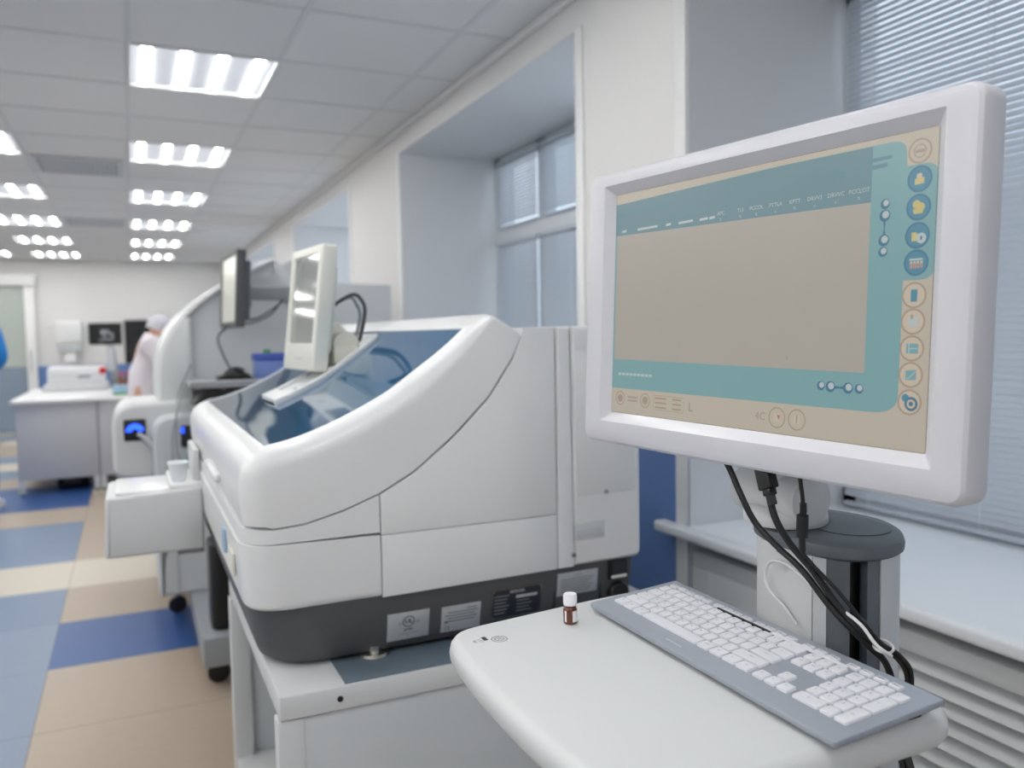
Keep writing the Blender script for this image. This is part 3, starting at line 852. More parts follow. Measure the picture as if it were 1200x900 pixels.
MB().tube([(.731, .7475, 1.128), (.732, .748, 1.120), (.7325, .750, 1.112)], .0042, 'black', 12).tube([(.7325, .750, 1.113), (.733, .7512, 1.086)], .0072, 'black', 14).tube([(.733, .7512, 1.087), (.735, .7525, 1.068)], .0042, 'black', 12).build('ferrite_core', t)
cable('white_cable', [(.786, .815, .948), (.782, .835, .968), (.780, .862, .985), (.781, .868, 1.006), (.777, .850, 1.026), (.773, .814, 1.028), (.773, .769, 1.011), (.773, .735, .999), (.779, .704, .985), (.786, .686, .964), (.800, .678, .952), (.812, .690, .945)], .0021, 'wtrim', 'thin white cable looping over the front of the column')
tie = []
for k in range(17):
    a = 2*PI*k/16; tie.append((.805+.011*math.cos(a), .693+.012*math.sin(a), .957+.004*math.sin(a+.6)))
tag(MB().tube(tie, .0016, 'wtrim', 8).build('cable_tie'), 'white tie looped round the black cable bundle behind the keyboard', 'cable tie')
# ------------------------------------------------------------------ big analyser on its cart
AY0, AY1 = 1.55, 2.96
t = thing('analyser', (.62, (AY0+AY1)/2, .70), 'large white analyser with sloping blue see-through lid on a charcoal plinth', 'analyser')
seam = [(.191, .990), (.225, .986), (.283, .990), (.357, 1.008), (.427, 1.033), (.499, 1.071), (.583, 1.136), (.662, 1.211), (.717, 1.290), (.738, 1.334)]
lidc = crom([(.223, 1.134), (.287, 1.148), (.370, 1.179), (.457, 1.222), (.511, 1.258), (.586, 1.311), (.634, 1.352)], 4)
front = [(.176, .992), (.171, 1.04), (.172, 1.085), (.182, 1.108), (.200, 1.124)]
peak = [(.660, 1.374), (.675, 1.380), (.690, 1.376), (.718, 1.358), (.733, 1.345)]
# profile runs up the front, over the lid line and peak, then back along the seam
prof = front + lidc + peak + seam[::-1][:-1]
flg = [1]*(len(front)+len(lidc)+len(peak)) + [0]*(len(seam)-1)
flg[0] = 1
nf, nl = len(front), len(lidc)
for q in range(8): flg[nf+nl-8+q] = 1 - .065*(q+1)
for q, v in enumerate((.42, .36, .30, .24, .14)): flg[nf+nl+q] = v
tc = MB()
pillow(tc, prof, flg, AY0, AY0+.062, .044, 0, 'white', 8, True)
pillow(tc, prof, flg, AY1-.062, AY1, 0, .044, 'white', 8, True)
fr = front + [(.223, 1.134), (.228, 1.120), (.226, .99)]
pillow(tc, fr, [1]*len(front) + [0, 0, 0], AY0+.06, AY1-.06, 0, 0, 'white')
bk = [(.634, 1.352)] + peak + [(.738, 1.334), (.70, 1.26), (.640, 1.335)]
pillow(tc, bk, [1]*len(bk), AY0+.06, AY1-.06, 0, 0, 'white')
tc.build('top_cover', t, 35)
# tinted lid
n = len(lidc)
rings_ = []
up = [(x, z-.003) for x, z in lidc]; dn = [(x+.0015, z-.0065) for x, z in lidc][::-1]
L = MB(); L.prism(up + dn, 'y', AY0+.058, AY1-.058, 'lidglass')
L.build('lid', t)
# deck and mechanism under the lid
d = MB()
dk = [(x, z-.10) for x, z in lidc]
d.prism(dk + [(.70, .96), (.21, .96)], 'y', AY0+.06, AY1-.06, 'deck')
d.build('deck', t)
d = MB()
def lz(x):
    for (a, za), (b, zb) in zip(lidc, lidc[1:]):
        if a <= x <= b: return za + (zb-za)*(x-a)/(b-a)
    return lidc[0][1] if x < lidc[0][0] else lidc[-1][1]
for x, y, r, h, m_ in ((.32, 1.78, .05, .05, 'lgrey'), (.44, 1.92, .07, .05, 'white2'), (.56, 1.76, .06, .06, 'lgrey'), (.34, 2.10, .06, .04, 'white2'), (.50, 2.5, .08, .05, 'lgrey'), (.36, 2.62, .06, .05, 'white2')):
    d.lathe([(0, 0), (r, 0), (r, h), (r*.8, h+.006), (0, h+.006)], (x, y, lz(x)-.115), m_, 24)
for y in (1.68, 2.02, 2.72): d.tube([(.25, y, lz(.25)-.07), (.33, y+.02, lz(.33)-.055), (.42, y-.02, lz(.42)-.05), (.52, y+.03, lz(.52)-.05), (.62, y, lz(.62)-.06)], .012, 'white2', 8, 5)
d.box((.52, 2.08, 1.15), (.62, 2.42, lz(.52)-.03), 'white2', .006).box((.27, 1.72, 1.0), (.30, 2.1, lz(.27)-.045), 'tealp', .004)
d.build('mechanism', t)
# lower front cover, side panel, rear housing
lo = [(.176, .988)] + [(x, z-.003) for x, z in seam[:5]] + [(.426, 1.030), (.426, .9535), (.168, .9585), (.170, .975)]
lc = MB()
def front_block(mb, x0, x1, ztop, zbot, y0, y1, r, m, lean=0.0, lip=.003, bottom_round=True):
    def plan(ins, dx=0.0):
        base = rpoly([(x0+dx+ins, y0+ins), (x1, y0+ins), (x1, y1-ins), (x0+dx+ins, y1-ins)], [r, 0, 0, r], 8)
        out = []
        for (ax, ay), (bx, by) in zip(base, base[1:] + base[:1]):
            out.append((ax, ay))
            if abs(bx-ax) > .03:
                k = 10
                for q in range(1, k): out.append((ax+(bx-ax)*q/k, ay+(by-ay)*q/k))
        return out
    def zt(x):
        for (a, za), (b, zb) in zip(ztop, ztop[1:]):
            if a <= x <= b: return za + (zb-za)*(x-a)/(b-a)
        return ztop[0][1] if x < ztop[0][0] else ztop[-1][1]
    R = []
    if bottom_round:
        for ins, dz in ((.014, 0), (.006, .003), (.0015, .009), (0, .018)): R.append([(x, y, zbot+dz) for x, y in plan(ins, lean)])
    else:
        R.append([(x, y, zbot) for x, y in plan(lip, lean)]); R.append([(x, y, zbot+lip) for x, y in plan(0, lean)])
    P0 = plan(0)
    R.append([(x, y, zt(x)-lip) for x, y in P0]); P1 = plan(lip)
    R.append([(x, y, zt(px)) for (x, y), (px, _) in zip(P1, P0)])
    mb.rings(R, m)
stop = [(x, z-.0035) for x, z in [(.170, .990)] + seam[1:5]]
front_block(lc, .168, .4275, [(.168, .9555), (.4275, .950)], .826, AY0, AY1, .078, 'white', .006, .0006)
front_block(lc, .172, .4275, stop, .9558, AY0+.0008, AY1-.0008, .075, 'white', 0, .0006, False)
lc.build('front_cover', t, 30)
sp_ = MB()
sp_.prism(rpoly([(.4300, .826), (.8175, .829), (.8175, .9475), (.4300, .9492)], 0), 'y', AY0, AY0+.03, 'white', .002)
up_ = [(.4300, .9505), (.8175, .9488), (.8175, 1.3505), (.742, 1.351), (.7395, 1.332)] + [(x+.0035, z-.0035) for x, z in seam[::-1][1:5]] + [(.4300, 1.0300)]
sp_.prism(up_, 'y', AY0, AY0+.03, 'white', .002)
sp_.build('side_panel', t, 30)
MB().prism([(.24, .83), (.815, .83), (.815, 1.348), (.745, 1.348), (.735, 1.30), (.655, 1.19), (.57, 1.11), (.49, 1.05), (.42, 1.015), (.24, .975)], 'y', AY0+.02, AY1-.02, 'seam').build('inner_frame', t)
MB().prism([(.4300, .826), (.8175, .829), (.8175, 1.3505), (.742, 1.351), (.7395, 1.332)] + [(x+.0035, z-.0035) for x, z in seam[::-1][1:5]] + [(.4300, 1.0300)], 'y', AY1-.03, AY1, 'white', .002).build('side_panel', t)
rh = MB()
rp = lambda a, b, z1, r: rpoly([(a, .830), (b, .830), (b, z1), (a, z1)], [0, r if b > 1 else 0, r, 0])
pillow(rh, rp(.8205, .8575, 1.352, 0), [0, 0, 1, 1], AY0, AY1, .012, .012, 'white')
pillow(rh, rp(.8590, 1.033, 1.352, .018), [1]*len(rp(.859, 1.033, 1.352, .018)), AY0, AY1, .012, .012, 'white')
rh.build('rear_housing', t, 35)
MB().box((.742, AY0+.03, 1.20), (.825, AY1-.03, 1.3495), 'white').build('top_bridge', t)
# service hatch, finger grip and screws on the rear housing
MB().box((.866, AY0-.0015, .984), (1.015, AY0+.004, 1.30), 'white', .0014).build('service_hatch', t)
g_ = MB()
g_.box((.859, AY0-.0012, .886), (.936, AY0+.002, .924), 'white2', .001)
g_.box((.866, AY0-.0020, .892), (.930, AY0+.0, .910), 'lgrey', .0008)
g_.build('finger_grip', t)
for x, z in ((.857, .855), (.940, .987)):
    MB().lathe([(0, -.003), (.0045, -.003), (.0055, -.0015), (.0055, .001), (0, .001)], (x, AY0-.0012, z), 'chrome', 16, 'y').lathe([(0, -.0036), (.002, -.0036), (.002, -.002), (0, -.002)], (x, AY0-.0012, z), 'black', 8, 'y').build('screw', t)
# handle recess and marks on the front
MB().box((.158, 1.96, 1.012), (.176, 2.22, 1.034), 'white', .008, 3).build('front_handle', t)
MB().box((.1645, 1.68, .872), (.170, 1.76, .915), 'cream', .001).build('front_sticker', t)
MB().box((.1645, 1.84, .88), (.170, 1.88, .93), 'palebl', .001).build('front_sticker', t)
# charcoal plinth
pm = MB()
def plan2(ins, x0=.186): return rpoly([(x0+ins, AY0+.006+ins), (1.012-ins*.3, AY0+.006+ins), (1.012-ins*.3, AY1-.006-ins), (x0+ins, AY1-.006-ins)], [.12, .004, .004, .12], 10)
pm.rings([[(x, y, z) for x, y in plan2(i)] for i, z in ((.040, .7065), (.030, .709), (.022, .716), (.012, .745), (.004, .79), (0, .832))], 'dgrey')
pm.build('plinth', t, 35)
def on_base(z):   # y of the leaning near face of the plinth at height z
    pts = [(.709, .030), (.716, .022), (.745, .012), (.79, .004), (.832, 0)]
    for (a, ia), (b, ib) in zip(pts, pts[1:]):
        if a <= z <= b: return AY0 + .006 + ia + (ib-ia)*(z-a)/(b-a)
    return AY0 + .006
def plate(x0, x1, z0, z1, m, name='rating_label'):
    """a label lying on the plinth: returns builder and a matrix (x right, y up, z towards the viewer)"""
    y0, y1 = on_base(z0), on_base(z1)
    upv = Vector((0, y1-y0, z1-z0)).normalized(); rt = Vector((1, 0, 0)); nv = rt.cross(upv)
    c_ = Vector(((x0+x1)/2, (y0+y1)/2, (z0+z1)/2)) + nv*.0032
    mx = Matrix.Translation(c_) @ Matrix(((rt.x, upv.x, nv.x, 0), (rt.y, upv.y, nv.y, 0), (rt.z, upv.z, nv.z, 0), (0, 0, 0, 1)))
    w, h = x1-x0, (Vector((0, y1-y0, z1-z0))).length
    mb = MB(mx); mb.box((-w/2, -h/2, -.005), (w/2, h/2, 0), m, .0004)
    return mb, w, h
T = lambda x, y, z=.0003: Matrix.Translation((x, y, z))
mb, w, h = plate(.441, .528, .728, .786, 'label')
ringflat(mb, (0, .010), .0105, .0125, .0003, 'inkd'); mb.text('UL', .013, T(0, .010), 'inkd', bold=.0004)
mb.text('c', .012, T(-.018, .008), 'inkd'); mb.text('us', .010, T(.019, .008), 'inkd'); mb.text('LISTED', .0065, T(0, -.008), 'inkd', bold=.0002)
mb.text('LABORATORY EQUIPMENT', .0036, T(0, -.0165), 'ink'); mb.text('E174', .0034, T(0, -.0225), 'ink')
mb.build('certification_label', t)
mb, w, h = plate(.555, .641, .7275, .783, 'label')
for k, (a, b) in enumerate(((.012, .034), (-.03, .036), (-.036, .03), (-.03, .034), (-.036, .03))):
    mb.box((a, .020-.0065*k, 0), (b, .0225-.0065*k, .0003), 'ink')
mb.box((-.036, -.008, 0), (-.029, -.003, .0003), 'inkd')
mb.text('CE', .010, T(-.030, -.020), 'inkd'); mb.text('IVD', .006, T(-.014, -.020), 'ink')
mb.build('conformity_label', t)
mb, w, h = plate(.666, .782, .738, .8025, 'plate')
for lo_, hi_ in (((-w/2, h/2-.0012), (w/2, h/2)), ((-w/2, -h/2), (w/2, -h/2+.0012)), ((-w/2, -h/2), (-w/2+.0012, h/2)), ((w/2-.0012, -h/2), (w/2, h/2))):
    mb.box((lo_[0], lo_[1], -.002), (hi_[0], hi_[1], .0006), 'chrome')
mb.text('HITACHI', .0085, T(0, .024), 'label', bold=.0003)
mb.box((-.002, .008, 0), (.048, .0145, .0003), 'label')
for k in range(6):
    mb.box((-.052, .016-.0078*k, 0), (-.052+.034-.004*(k % 3), .0182-.0078*k, .0003), 'ink')
    if k not in (0, 1): mb.box((.0, .016-.0078*k, 0), (.03+.006*(k % 2), .0182-.0078*k, .0003), 'ink')
for sx in (-1, 1):
    for sy in (-1, 1): ringflat(mb, (sx*(w/2-.004), sy*(h/2-.004)), 0.0003, .0018, .0008, 'chrome')
mb.build('name_plate', t)
mb, w, h = plate(.821, .921, .765, .816, 'label')
mb.text('NOTICE', .006, T(0, .018), 'inkd')
for k in range(6): mb.box((-.042, .010-.0058*k, 0), (.040-.006*(k % 3), .0120-.0058*k, .0003), 'ink')
mb.build('notice_label', t)
m_ = MB()
for x in (.8155, .9315): m_.box((x-.001, on_base(.73)-.002, .715), (x+.001, AY0+.012, .8285), 'darkin')
m_.build('panel_joint', t)
m_ = MB()
m_.box((.949, AY0+.001, .786), (.996, AY0+.02, .8285), 'black', .002).box((.955, AY0-.001, .800), (.988, AY0+.002, .824), 'darkin').box((.953, AY0-.0025, .789), (.992, AY0+.004, .7955), 'cream', .001)
m_.build('power_socket', t)
MB().lathe([(0, -.008), (.022, -.008), (.026, -.003), (.026, .012), (0, .012)], (.977, AY0+.010, .752), 'black', 24, 'y').build('power_inlet', t)
for x in (.43, .93):
    for y in (1.66, 2.20):
        MB().lathe([(0, .7005), (.028, .7005), (.030, .703), (.028, .709), (.012, .711), (.012, .722), (0, .722)], (x-.012, y-.075 if y < 2 else y, 0), 'chrome', 24).build('levelling_foot', t)
# strip set into the lid that carries the small screen
A_ = MB()
ya, yb = 2.19, 2.43
xs_ = [.335 + (.612-.335)*k/14 for k in range(15)]
top = [(x, lz(x)+.012) for x in xs_]; bot = [(x, lz(x)-.006) for x in xs_][::-1]
for y0, y1 in ((ya, ya+.028), (yb-.028, yb)): A_.prism(top + bot, 'y', y0, y1, 'white2', .003)
for a, b in ((0, 2), (12, 14)):
    A_.prism(top[a:b+1] + [(x, lz(x)-.006) for x in xs_[a:b+1]][::-1], 'y', ya+.02, yb-.02, 'white2', .002)
A_.build('screen_track', t)
B_ = MB(); B_.prism([(x, lz(x)+.003) for x in xs_] + [(x, lz(x)-.004) for x in xs_][::-1], 'y', ya+.01, yb-.01, 'lgrey')
for x in (.365, .40): B_.lathe([(0, 0), (.007, 0), (.007, .008), (0, .008)], (x, ya+.05, lz(x)+.002), 'mgrey', 12)
B_.build('track_bed', t)

# small screen on the lid
V0 = Vector((.44, 2.22, 1.247))
lu = Vector((.107, -.994, 0)).normalized(); lv = Vector((.117, .012, .993)); lv = (lv-lu*lv.dot(lu)).normalized(); lw = lu.cross(lv)
LW, LH = .285, .345
lc_ = V0 - lu*(LW/2) + lv*(LH/2)
LM = Matrix.Translation(lc_) @ Matrix(((lu.x, lv.x, lw.x, 0), (lu.y, lv.y, lw.y, 0), (lu.z, lv.z, lw.z, 0), (0, 0, 0, 1)))
t = thing('lcd_monitor', lc_, 'small cream-white monitor mounted on the blue lid of the analyser', 'monitor')
m_ = MB(LM); hw, hh = .225, .245; hy = .025
R = [[(x, y, z) for x, y in rrect(LW-2*d, LH-2*d, .008, 4)] for d, z in ((.004, -.042), (0, -.038), (0, -.004), (.002, -.001), (.004, 0))]
R += [[(x, y, z) for x, y in rrect(hw+2*d, hh+2*d, .003, 4, 0, hy)] for d, z in ((.002, 0), (0, -.005))]
m_.rings(R, 'cream', True, False).build('housing', t)
MB(LM).box((-hw/2-.001, hy-hh/2-.001, -.009), (hw/2+.001, hy+hh/2+.001, -.0048), 'lcd').build('screen', t)
MB(LM).box((-.11, -.12, -.060), (.11, .12, -.040), 'cream', .008, 3).build('rear_cover', t)
m_ = MB(LM)
for k in range(4): m_.box((-.03+.02*k, -.142, -.001), (-.02+.02*k, -.136, .0012), 'lgrey', .0005)
m_.build('buttons', t)
hx = .545
MB().tube([(hx, 2.27, lz(hx)+.035), (hx, 2.40, lz(hx)+.035)], .036, 'cream', 20).box((hx-.04, 2.25, lz(hx)-.02), (hx+.035, 2.42, lz(hx)+.030), 'cream', .008)\
    .tube([tuple(LM @ Vector((0, -.06, -.055))), (hx-.02, 2.335, lz(hx)+.07), (hx, 2.335, lz(hx)+.035)], .03, 'cream', 12, 4).build('hinge_stand', t)
MB().tube([tuple(LM @ Vector((.06, .0, -.052))), (.555, 2.235, 1.452), (.585, 2.24, 1.435), (.597, 2.26, 1.40), (.585, 2.29, lz(.585)+.008)], .0055, 'dgrey', 8, 5)\
    .tube([tuple(LM @ Vector((.04, .0, -.052))), (.55, 2.25, 1.445), (.575, 2.26, 1.425), (.588, 2.28, 1.39), (.575, 2.31, lz(.575)+.008)], .0045, 'mgrey', 8, 5).build('lead', t)

# analyser cart
t = thing('analyser_cart', (.65, 2.2, 0), 'white steel cart with an open front, standing under the large analyser', 'cart')
CX0, CX1, CY0, CY1 = .214, 1.12, 1.47, 2.295
MB().box((CX0, CY0, .655), (CX1, CY1, .700), 'white2', .004).build('top', t)
MB().box((CX0+.012, CY0+.006, .12), (CX1-.01, CY0+.024, .6535), 'lgrey', .002).build('side_panel', t)
MB().box((CX0+.012, CY1-.024, .12), (CX1-.01, CY1-.006, .6535), 'lgrey', .002).build('side_panel', t)
MB().box((CX1-.03, CY0+.03, .12), (CX1-.01, CY1-.03, .654), 'lgrey').build('back_panel', t)
for y in (CY0+.004, CY1-.045):
    MB().box((CX0-.004, y, .06), (CX0+.045, y+.041, .654), 'white2', .004).build('post', t)
MB().box((CX0, CY0+.045, .175), (CX1-.03, CY1-.006, .220), 'white2', .004).build('bottom_shelf', t)
MB().box((CX0+.30, CY0+.03, .44), (CX0+.33, CY1-.03, .47), 'white2', .003).box((CX0+.30, CY1-.06, .22), (CX0+.34, CY1-.02, .654), 'white2', .003).build('inner_rail', t)
MB().box((.58, CY1+.001, .0), (CX1, 2.95, .700), 'white2', .004).build('rear_pedestal', t)
sl = MB()
for z in (.20, .34, .48): sl.box((CX0+.002, CY0+.026, z), (CX0+.40, CY0+.050, z+.045), 'lgrey', .003)
sl.build('slide_rails', t)
MB().lathe([(0, -.004), (.0055, -.004), (.0055, .004), (0, .004)], (.322, CY0-.001+.003, .641+.036), 'black', 16, 'y').build('screw_hole', t)
for x in (CX0+.05, CX1-.06):
    for y in (CY0+.06, CY1-.08):
        MB().lathe([(0, -.014), (.036, -.014), (.040, -.008), (.040, .008), (.036, .014), (0, .014)], (x, y, .040), 'black', 20, 'y').tube([(x, y, .04), (x, y, .102)], .012, 'mgrey').build('castor', t)
tag(MB().box((.333, 1.474, .7004), (1.08, 1.60, .7018), mat('slate_blue_mat', (98, 112, 124), .5), .0005).build('rubber_mat'), 'grey-blue mat on the cart top under the charcoal plinth', 'mat')

# loading tray that sticks out of the analyser front
t = thing('loading_tray', (.05, 2.6, .83), 'white open loading flap sticking out from the front of the large analyser', 'tray')
pr = rpoly([(-.088, .735), (.172, .735), (.172, .915), (-.080, .906)], [.012, 0, 0, .014])
m_ = MB(); pillow(m_, pr, [1]*len(pr), 2.50, 2.80, .012, .012, 'white2'); m_.build('flap', t)
MB().box((-.055, 2.515, .905), (.085, 2.78, .9155), 'white', .004).box((.085, 2.51, .910), (.171, 2.79, .928), 'white', .004).build('top_lip', t)
MB().box((.152, 2.54, .926), (.170, 2.78, 1.02), 'white2', .006).build('guide', t)
MB().box((.10, 2.52, .720), (.172, 2.76, .737), 'mgrey', .003).build('support', t)
tag(MB().lathe([(0, 0), (.017, 0), (.020, .004), (.028, .052), (.030, .054), (.028, .056), (.024, .053), (.016, .006), (0, .006)], (.112, 2.56, .9285), 'cup', 24).build('cup'), 'small white plastic cup standing on the loading flap', 'cup')
# ------------------------------------------------------------------ second analyser behind
t = thing('hooded_analyser', (.6, 4.5, 0), 'tall white analyser with a curved hood and blue-lit ports, behind the blue-lidded analyser', 'analyser')
body = rpoly([(.075, .195), (1.30, .195), (1.30, 1.05), (.075, .995)], [.01, 0, 0, .075], 6)
m_ = MB(); pillow(m_, body, [1]*len(body), 3.92, 5.2, .02, .02, 'lgrey'); m_.build('body', t)
MB().box((.085, 3.914, .21), (.092, 3.93, .70), 'mgrey').box((.155, 3.915, .21), (.157, 3.93, .60), 'mgrey').box((.10, 3.905, .38), (.112, 3.922, .46), 'mgrey', .003).build('door_seam', t)
arm_ = rpoly([(-.09, .715), (.30, .715), (.30, 1.055), (-.09, 1.055)], [.06, 0, 0, .11], 8)
m_ = MB(); pillow(m_, arm_, [1]*len(arm_), 4.06, 4.60, .025, .025, 'white2'); m_.build('sampler_head', t)
m_ = MB(); m_.prism(rpoly([(-.042, .885), (.050, .885), (.050, .982), (-.042, .982)], .01), 'y', 4.053, 4.075, 'black', .003); m_.build('port', t)
def blue_arc(cx, cz, y, r0, r1, a0, a1):
    vs = []; n = 14
    for k in range(n+1):
        a = math.radians(a0+(a1-a0)*k/n)
        for r in (r0, r1): vs += [(cx+r*math.cos(a), y, cz+r*math.sin(a)), (cx+r*math.cos(a), y+.006, cz+r*math.sin(a))]
    fs = []
    for k in range(n):
        b = 4*k; c_ = b+4
        fs += [(b, c_, c_+2, b+2), (b+1, b+3, c_+3, c_+1), (b, b+1, c_+1, c_), (b+2, c_+2, c_+3, b+3)]
    return MB().add(vs, fs, 'bluelight')
blue_arc(.004, .925, 4.047, .014, .038, 10, 175).build('blue_light', t)
MB().tube([(.02, 4.04, .915), (.055, 4.0, .89), (.085, 3.97, .84), (.09, 3.96, .75), (.088, 3.95, .66)], [.012]*5+[.02]*30, 'mgrey', 10, 6).build('sample_tube', t)
MB().prism(rpoly([(.188, .86), (.30, .86), (.30, .955), (.188, .955)], .012), 'y', 3.905, 3.925, 'darkin', .003).build('port', t)
blue_arc(.202, .935, 3.90, .004, .014, 90, 260).build('blue_light', t)
MB().prism(rpoly([(.205, .80), (.30, .80), (.30, .875), (.225, .875)], .01), 'y', 3.86, 3.915, 'tealp', .004).build('sample_door', t)
# curved hood with side walls
hoodp = crom([(.107, 1.04), (.112, 1.18), (.135, 1.314), (.222, 1.451), (.397, 1.595), (.556, 1.687), (.646, 1.73)], 5) + [(.70, 1.69), (.74, 1.636), (.86, 1.612), (1.25, 1.60), (1.25, 1.04)]
m_ = MB(); m_.prism(hoodp, 'y', 4.19, 4.215, 'white2', .004); m_.prism(hoodp, 'y', 5.05, 5.08, 'white2', .004)
curve = hoodp[:hoodp.index((.70, 1.69))]
inner = [(x+.014, z-.018) for x, z in curve][::-1]
m_.prism(curve + inner, 'y', 4.15, 5.10, 'white', .004)
m_.build('hood', t)
m_ = MB(); m_.prism(rpoly([(.115, 1.03), (.262, 1.03), (.262, 1.44), (.222, 1.432), (.14, 1.30), (.118, 1.18)], [0, .03, .02, 0, .05, .05]), 'y', 4.135, 4.20, 'white2', .01); m_.build('hood_post', t)
MB().prism([(.70, 1.70), (.93, 1.815), (.96, 1.60), (.70, 1.60)], 'y', 5.08, 5.12, 'white2', .004).build('rear_cover', t)
MB().box((.22, 3.74, 1.125), (1.1, 4.2, 1.150), 'mgrey', .008).box((.22, 3.735, 1.150), (1.1, 3.75, 1.158), 'lgrey', .002).build('shelf', t)
m_ = MB(); m_.prism(rpoly([(.232, 1.055), (.29, 1.115), (.62, 1.118), (.62, 1.085), (.30, 1.078), (.262, 1.05)], .012), 'y', 3.78, 3.98, 'black', .006); m_.build('grab_tray', t)
MB().box((.36, 3.80, 1.045), (.372, 3.86, 1.125), 'chrome').box((.30, 3.80, 1.05), (.55, 4.0, 1.063), 'cream', .004).build('shelf_bracket', t)
MB().tube([(.255, 4.12, 1.22), (.20, 4.10, 1.10), (.175, 3.90, 1.02), (.168, 3.88, .86), (.19, 3.87, .76), (.175, 3.86, .62)], .0045, 'mgrey', 8, 6).build('hose', t)
MB().tube([(.225, 4.0, 1.14), (.19, 3.9, 1.06), (.155, 3.885, .93), (.15, 3.88, .80), (.14, 3.87, .64)], .0035, 'mgrey', 8, 6).build('hose', t)
MB().box((.205, 3.27, .085), (1.1, 4.1, .200), 'mgrey', .006).build('base_slab', t)
for x, y in ((.262, 3.34), (.16, 4.30), (1.0, 3.4), (1.0, 5.0), (.2, 5.0)):
    MB().lathe([(0, -.016), (.036, -.016), (.042, -.009), (.042, .009), (.036, .016), (0, .016)], (x, y, .042), 'black', 20, 'y').tube([(x, y, .05), (x, y, .195 if y > 4.1 else .09)], .012, 'mgrey').build('castor', t)
t = thing('waste_canister', (.29, 3.40, .20), 'tall black canister standing on the grey base slab beside the cart', 'canister')
m_ = MB(); m_.prism(rrect(.085, .16, .03, 6, .287, 3.42), 'z', .2005, .545, 'black', .012, 3); m_.build('body', t)
MB().lathe([(0, 0), (.020, 0), (.022, .004), (.022, .022), (.018, .026), (0, .026)], (.287, 3.42, .544), 'dgrey', 18).build('cap', t)
# dark arm monitor in front of the hood
mu = Vector((.06, -.998, 0)).normalized(); mv = Vector((.055, 0, .998)); mv = (mv-mu*mv.dot(mu)).normalized(); mw = mu.cross(mv)
c0 = Vector((.408, 3.89, 1.553))
DM = Matrix.Translation(c0) @ Matrix(((mu.x, mv.x, mw.x, 0), (mu.y, mv.y, mw.y, 0), (mu.z, mv.z, mw.z, 0), (0, 0, 0, 1)))
t = thing('arm_monitor', c0, 'dark grey monitor held on a grey arm before the hooded analyser', 'monitor')
DW, DH = .40, .335
m_ = MB(DM)
R = [[(x, y, z) for x, y in rrect(DW-2*d, DH-2*d, .008, 4)] for d, z in ((.004, -.040), (0, -.036), (0, -.003), (.003, 0))]
R += [[(x, y, z) for x, y in rrect(DW-.05+2*d, DH-.05+2*d, .003, 4)] for d, z in ((.002, 0), (0, -.004))]
m_.rings(R, 'dgrey', True, False).build('housing', t)
MB(DM).box((-DW/2+.024, -DH/2+.024, -.008), (DW/2-.024, DH/2-.024, -.0038), 'lcdgrey').build('screen', t)
MB(DM).box((-.17, -.135, -.068), (.17, .125, -.038), 'slate', .012, 3).build('rear_cover', t)
hp = DM @ Vector((-.02, -.01, -.068))
MB().box((hp.x-.004, hp.y-.05, hp.z-.06), (hp.x+.018, hp.y+.05, hp.z+.06), 'black', .004).tube([(hp.x+.02, hp.y, hp.z-.06), (hp.x+.02, hp.y, hp.z+.065)], .016, 'dgrey', 14).build('mount_plate', t)
MB().box((hp.x+.015, hp.y-.022, hp.z-.030), (.74, hp.y+.022, hp.z+.030), 'mgrey', .006).box((.70, hp.y-.022, hp.z-.030), (.74, 4.19, hp.z+.030), 'mgrey', .006).build('arm', t)
MB().tube([(hp.x-.02, hp.y+.06, hp.z-.11), (hp.x+.05, hp.y, hp.z-.115), (hp.x+.13, hp.y, hp.z-.07), (hp.x+.18, hp.y, hp.z-.03)], .0045, 'dgrey', 8, 6)\
    .tube([(hp.x-.02, hp.y+.04, hp.z-.12), (hp.x+.03, hp.y, hp.z-.135), (hp.x+.12, hp.y, hp.z-.095), (hp.x+.17, hp.y, hp.z-.03)], .004, 'dgrey', 8, 6)\
    .tube([(.40, 3.86, 1.392), (.355, 3.85, 1.345), (.37, 3.84, 1.27), (.40, 3.82, 1.20), (.42, 3.81, 1.165)], .005, 'dgrey', 8, 6).build('lead', t)
# things on the shelf
t = thing('scanner_cradle', (.42, 3.86, 1.151), 'low black device lying on the shelf of the hooded analyser', 'device')
m_ = MB(); pr = rpoly([(.33, 1.1505), (.50, 1.1505), (.47, 1.185), (.42, 1.195), (.37, 1.18)], .02); pillow(m_, pr, [1]*len(pr), 3.80, 3.92, .02, .02, 'black'); m_.build('body', t)
MB().tube([(.38, 3.82, 1.188), (.42, 3.85, 1.203), (.46, 3.86, 1.192)], .009, 'dgrey', 8, 5).build('grip', t)
t = thing('blue_box', (.58, 3.86, 1.151), 'blue plastic box with a darker rim and green knob on the shelf', 'box')
MB().prism(rrect(.135, .12, .015, 4, .572, 3.86), 'z', 1.1505, 1.235, 'bluep', .004).build('body', t)
MB().prism(rrect(.145, .13, .015, 4, .572, 3.86), 'z', 1.2355, 1.268, 'bluepd', .004).build('lid', t)
MB().lathe([(0, 0), (.016, 0), (.016, .014), (.011, .018), (0, .018)], (.562, 3.86, 1.268), 'green', 16).build('knob', t)

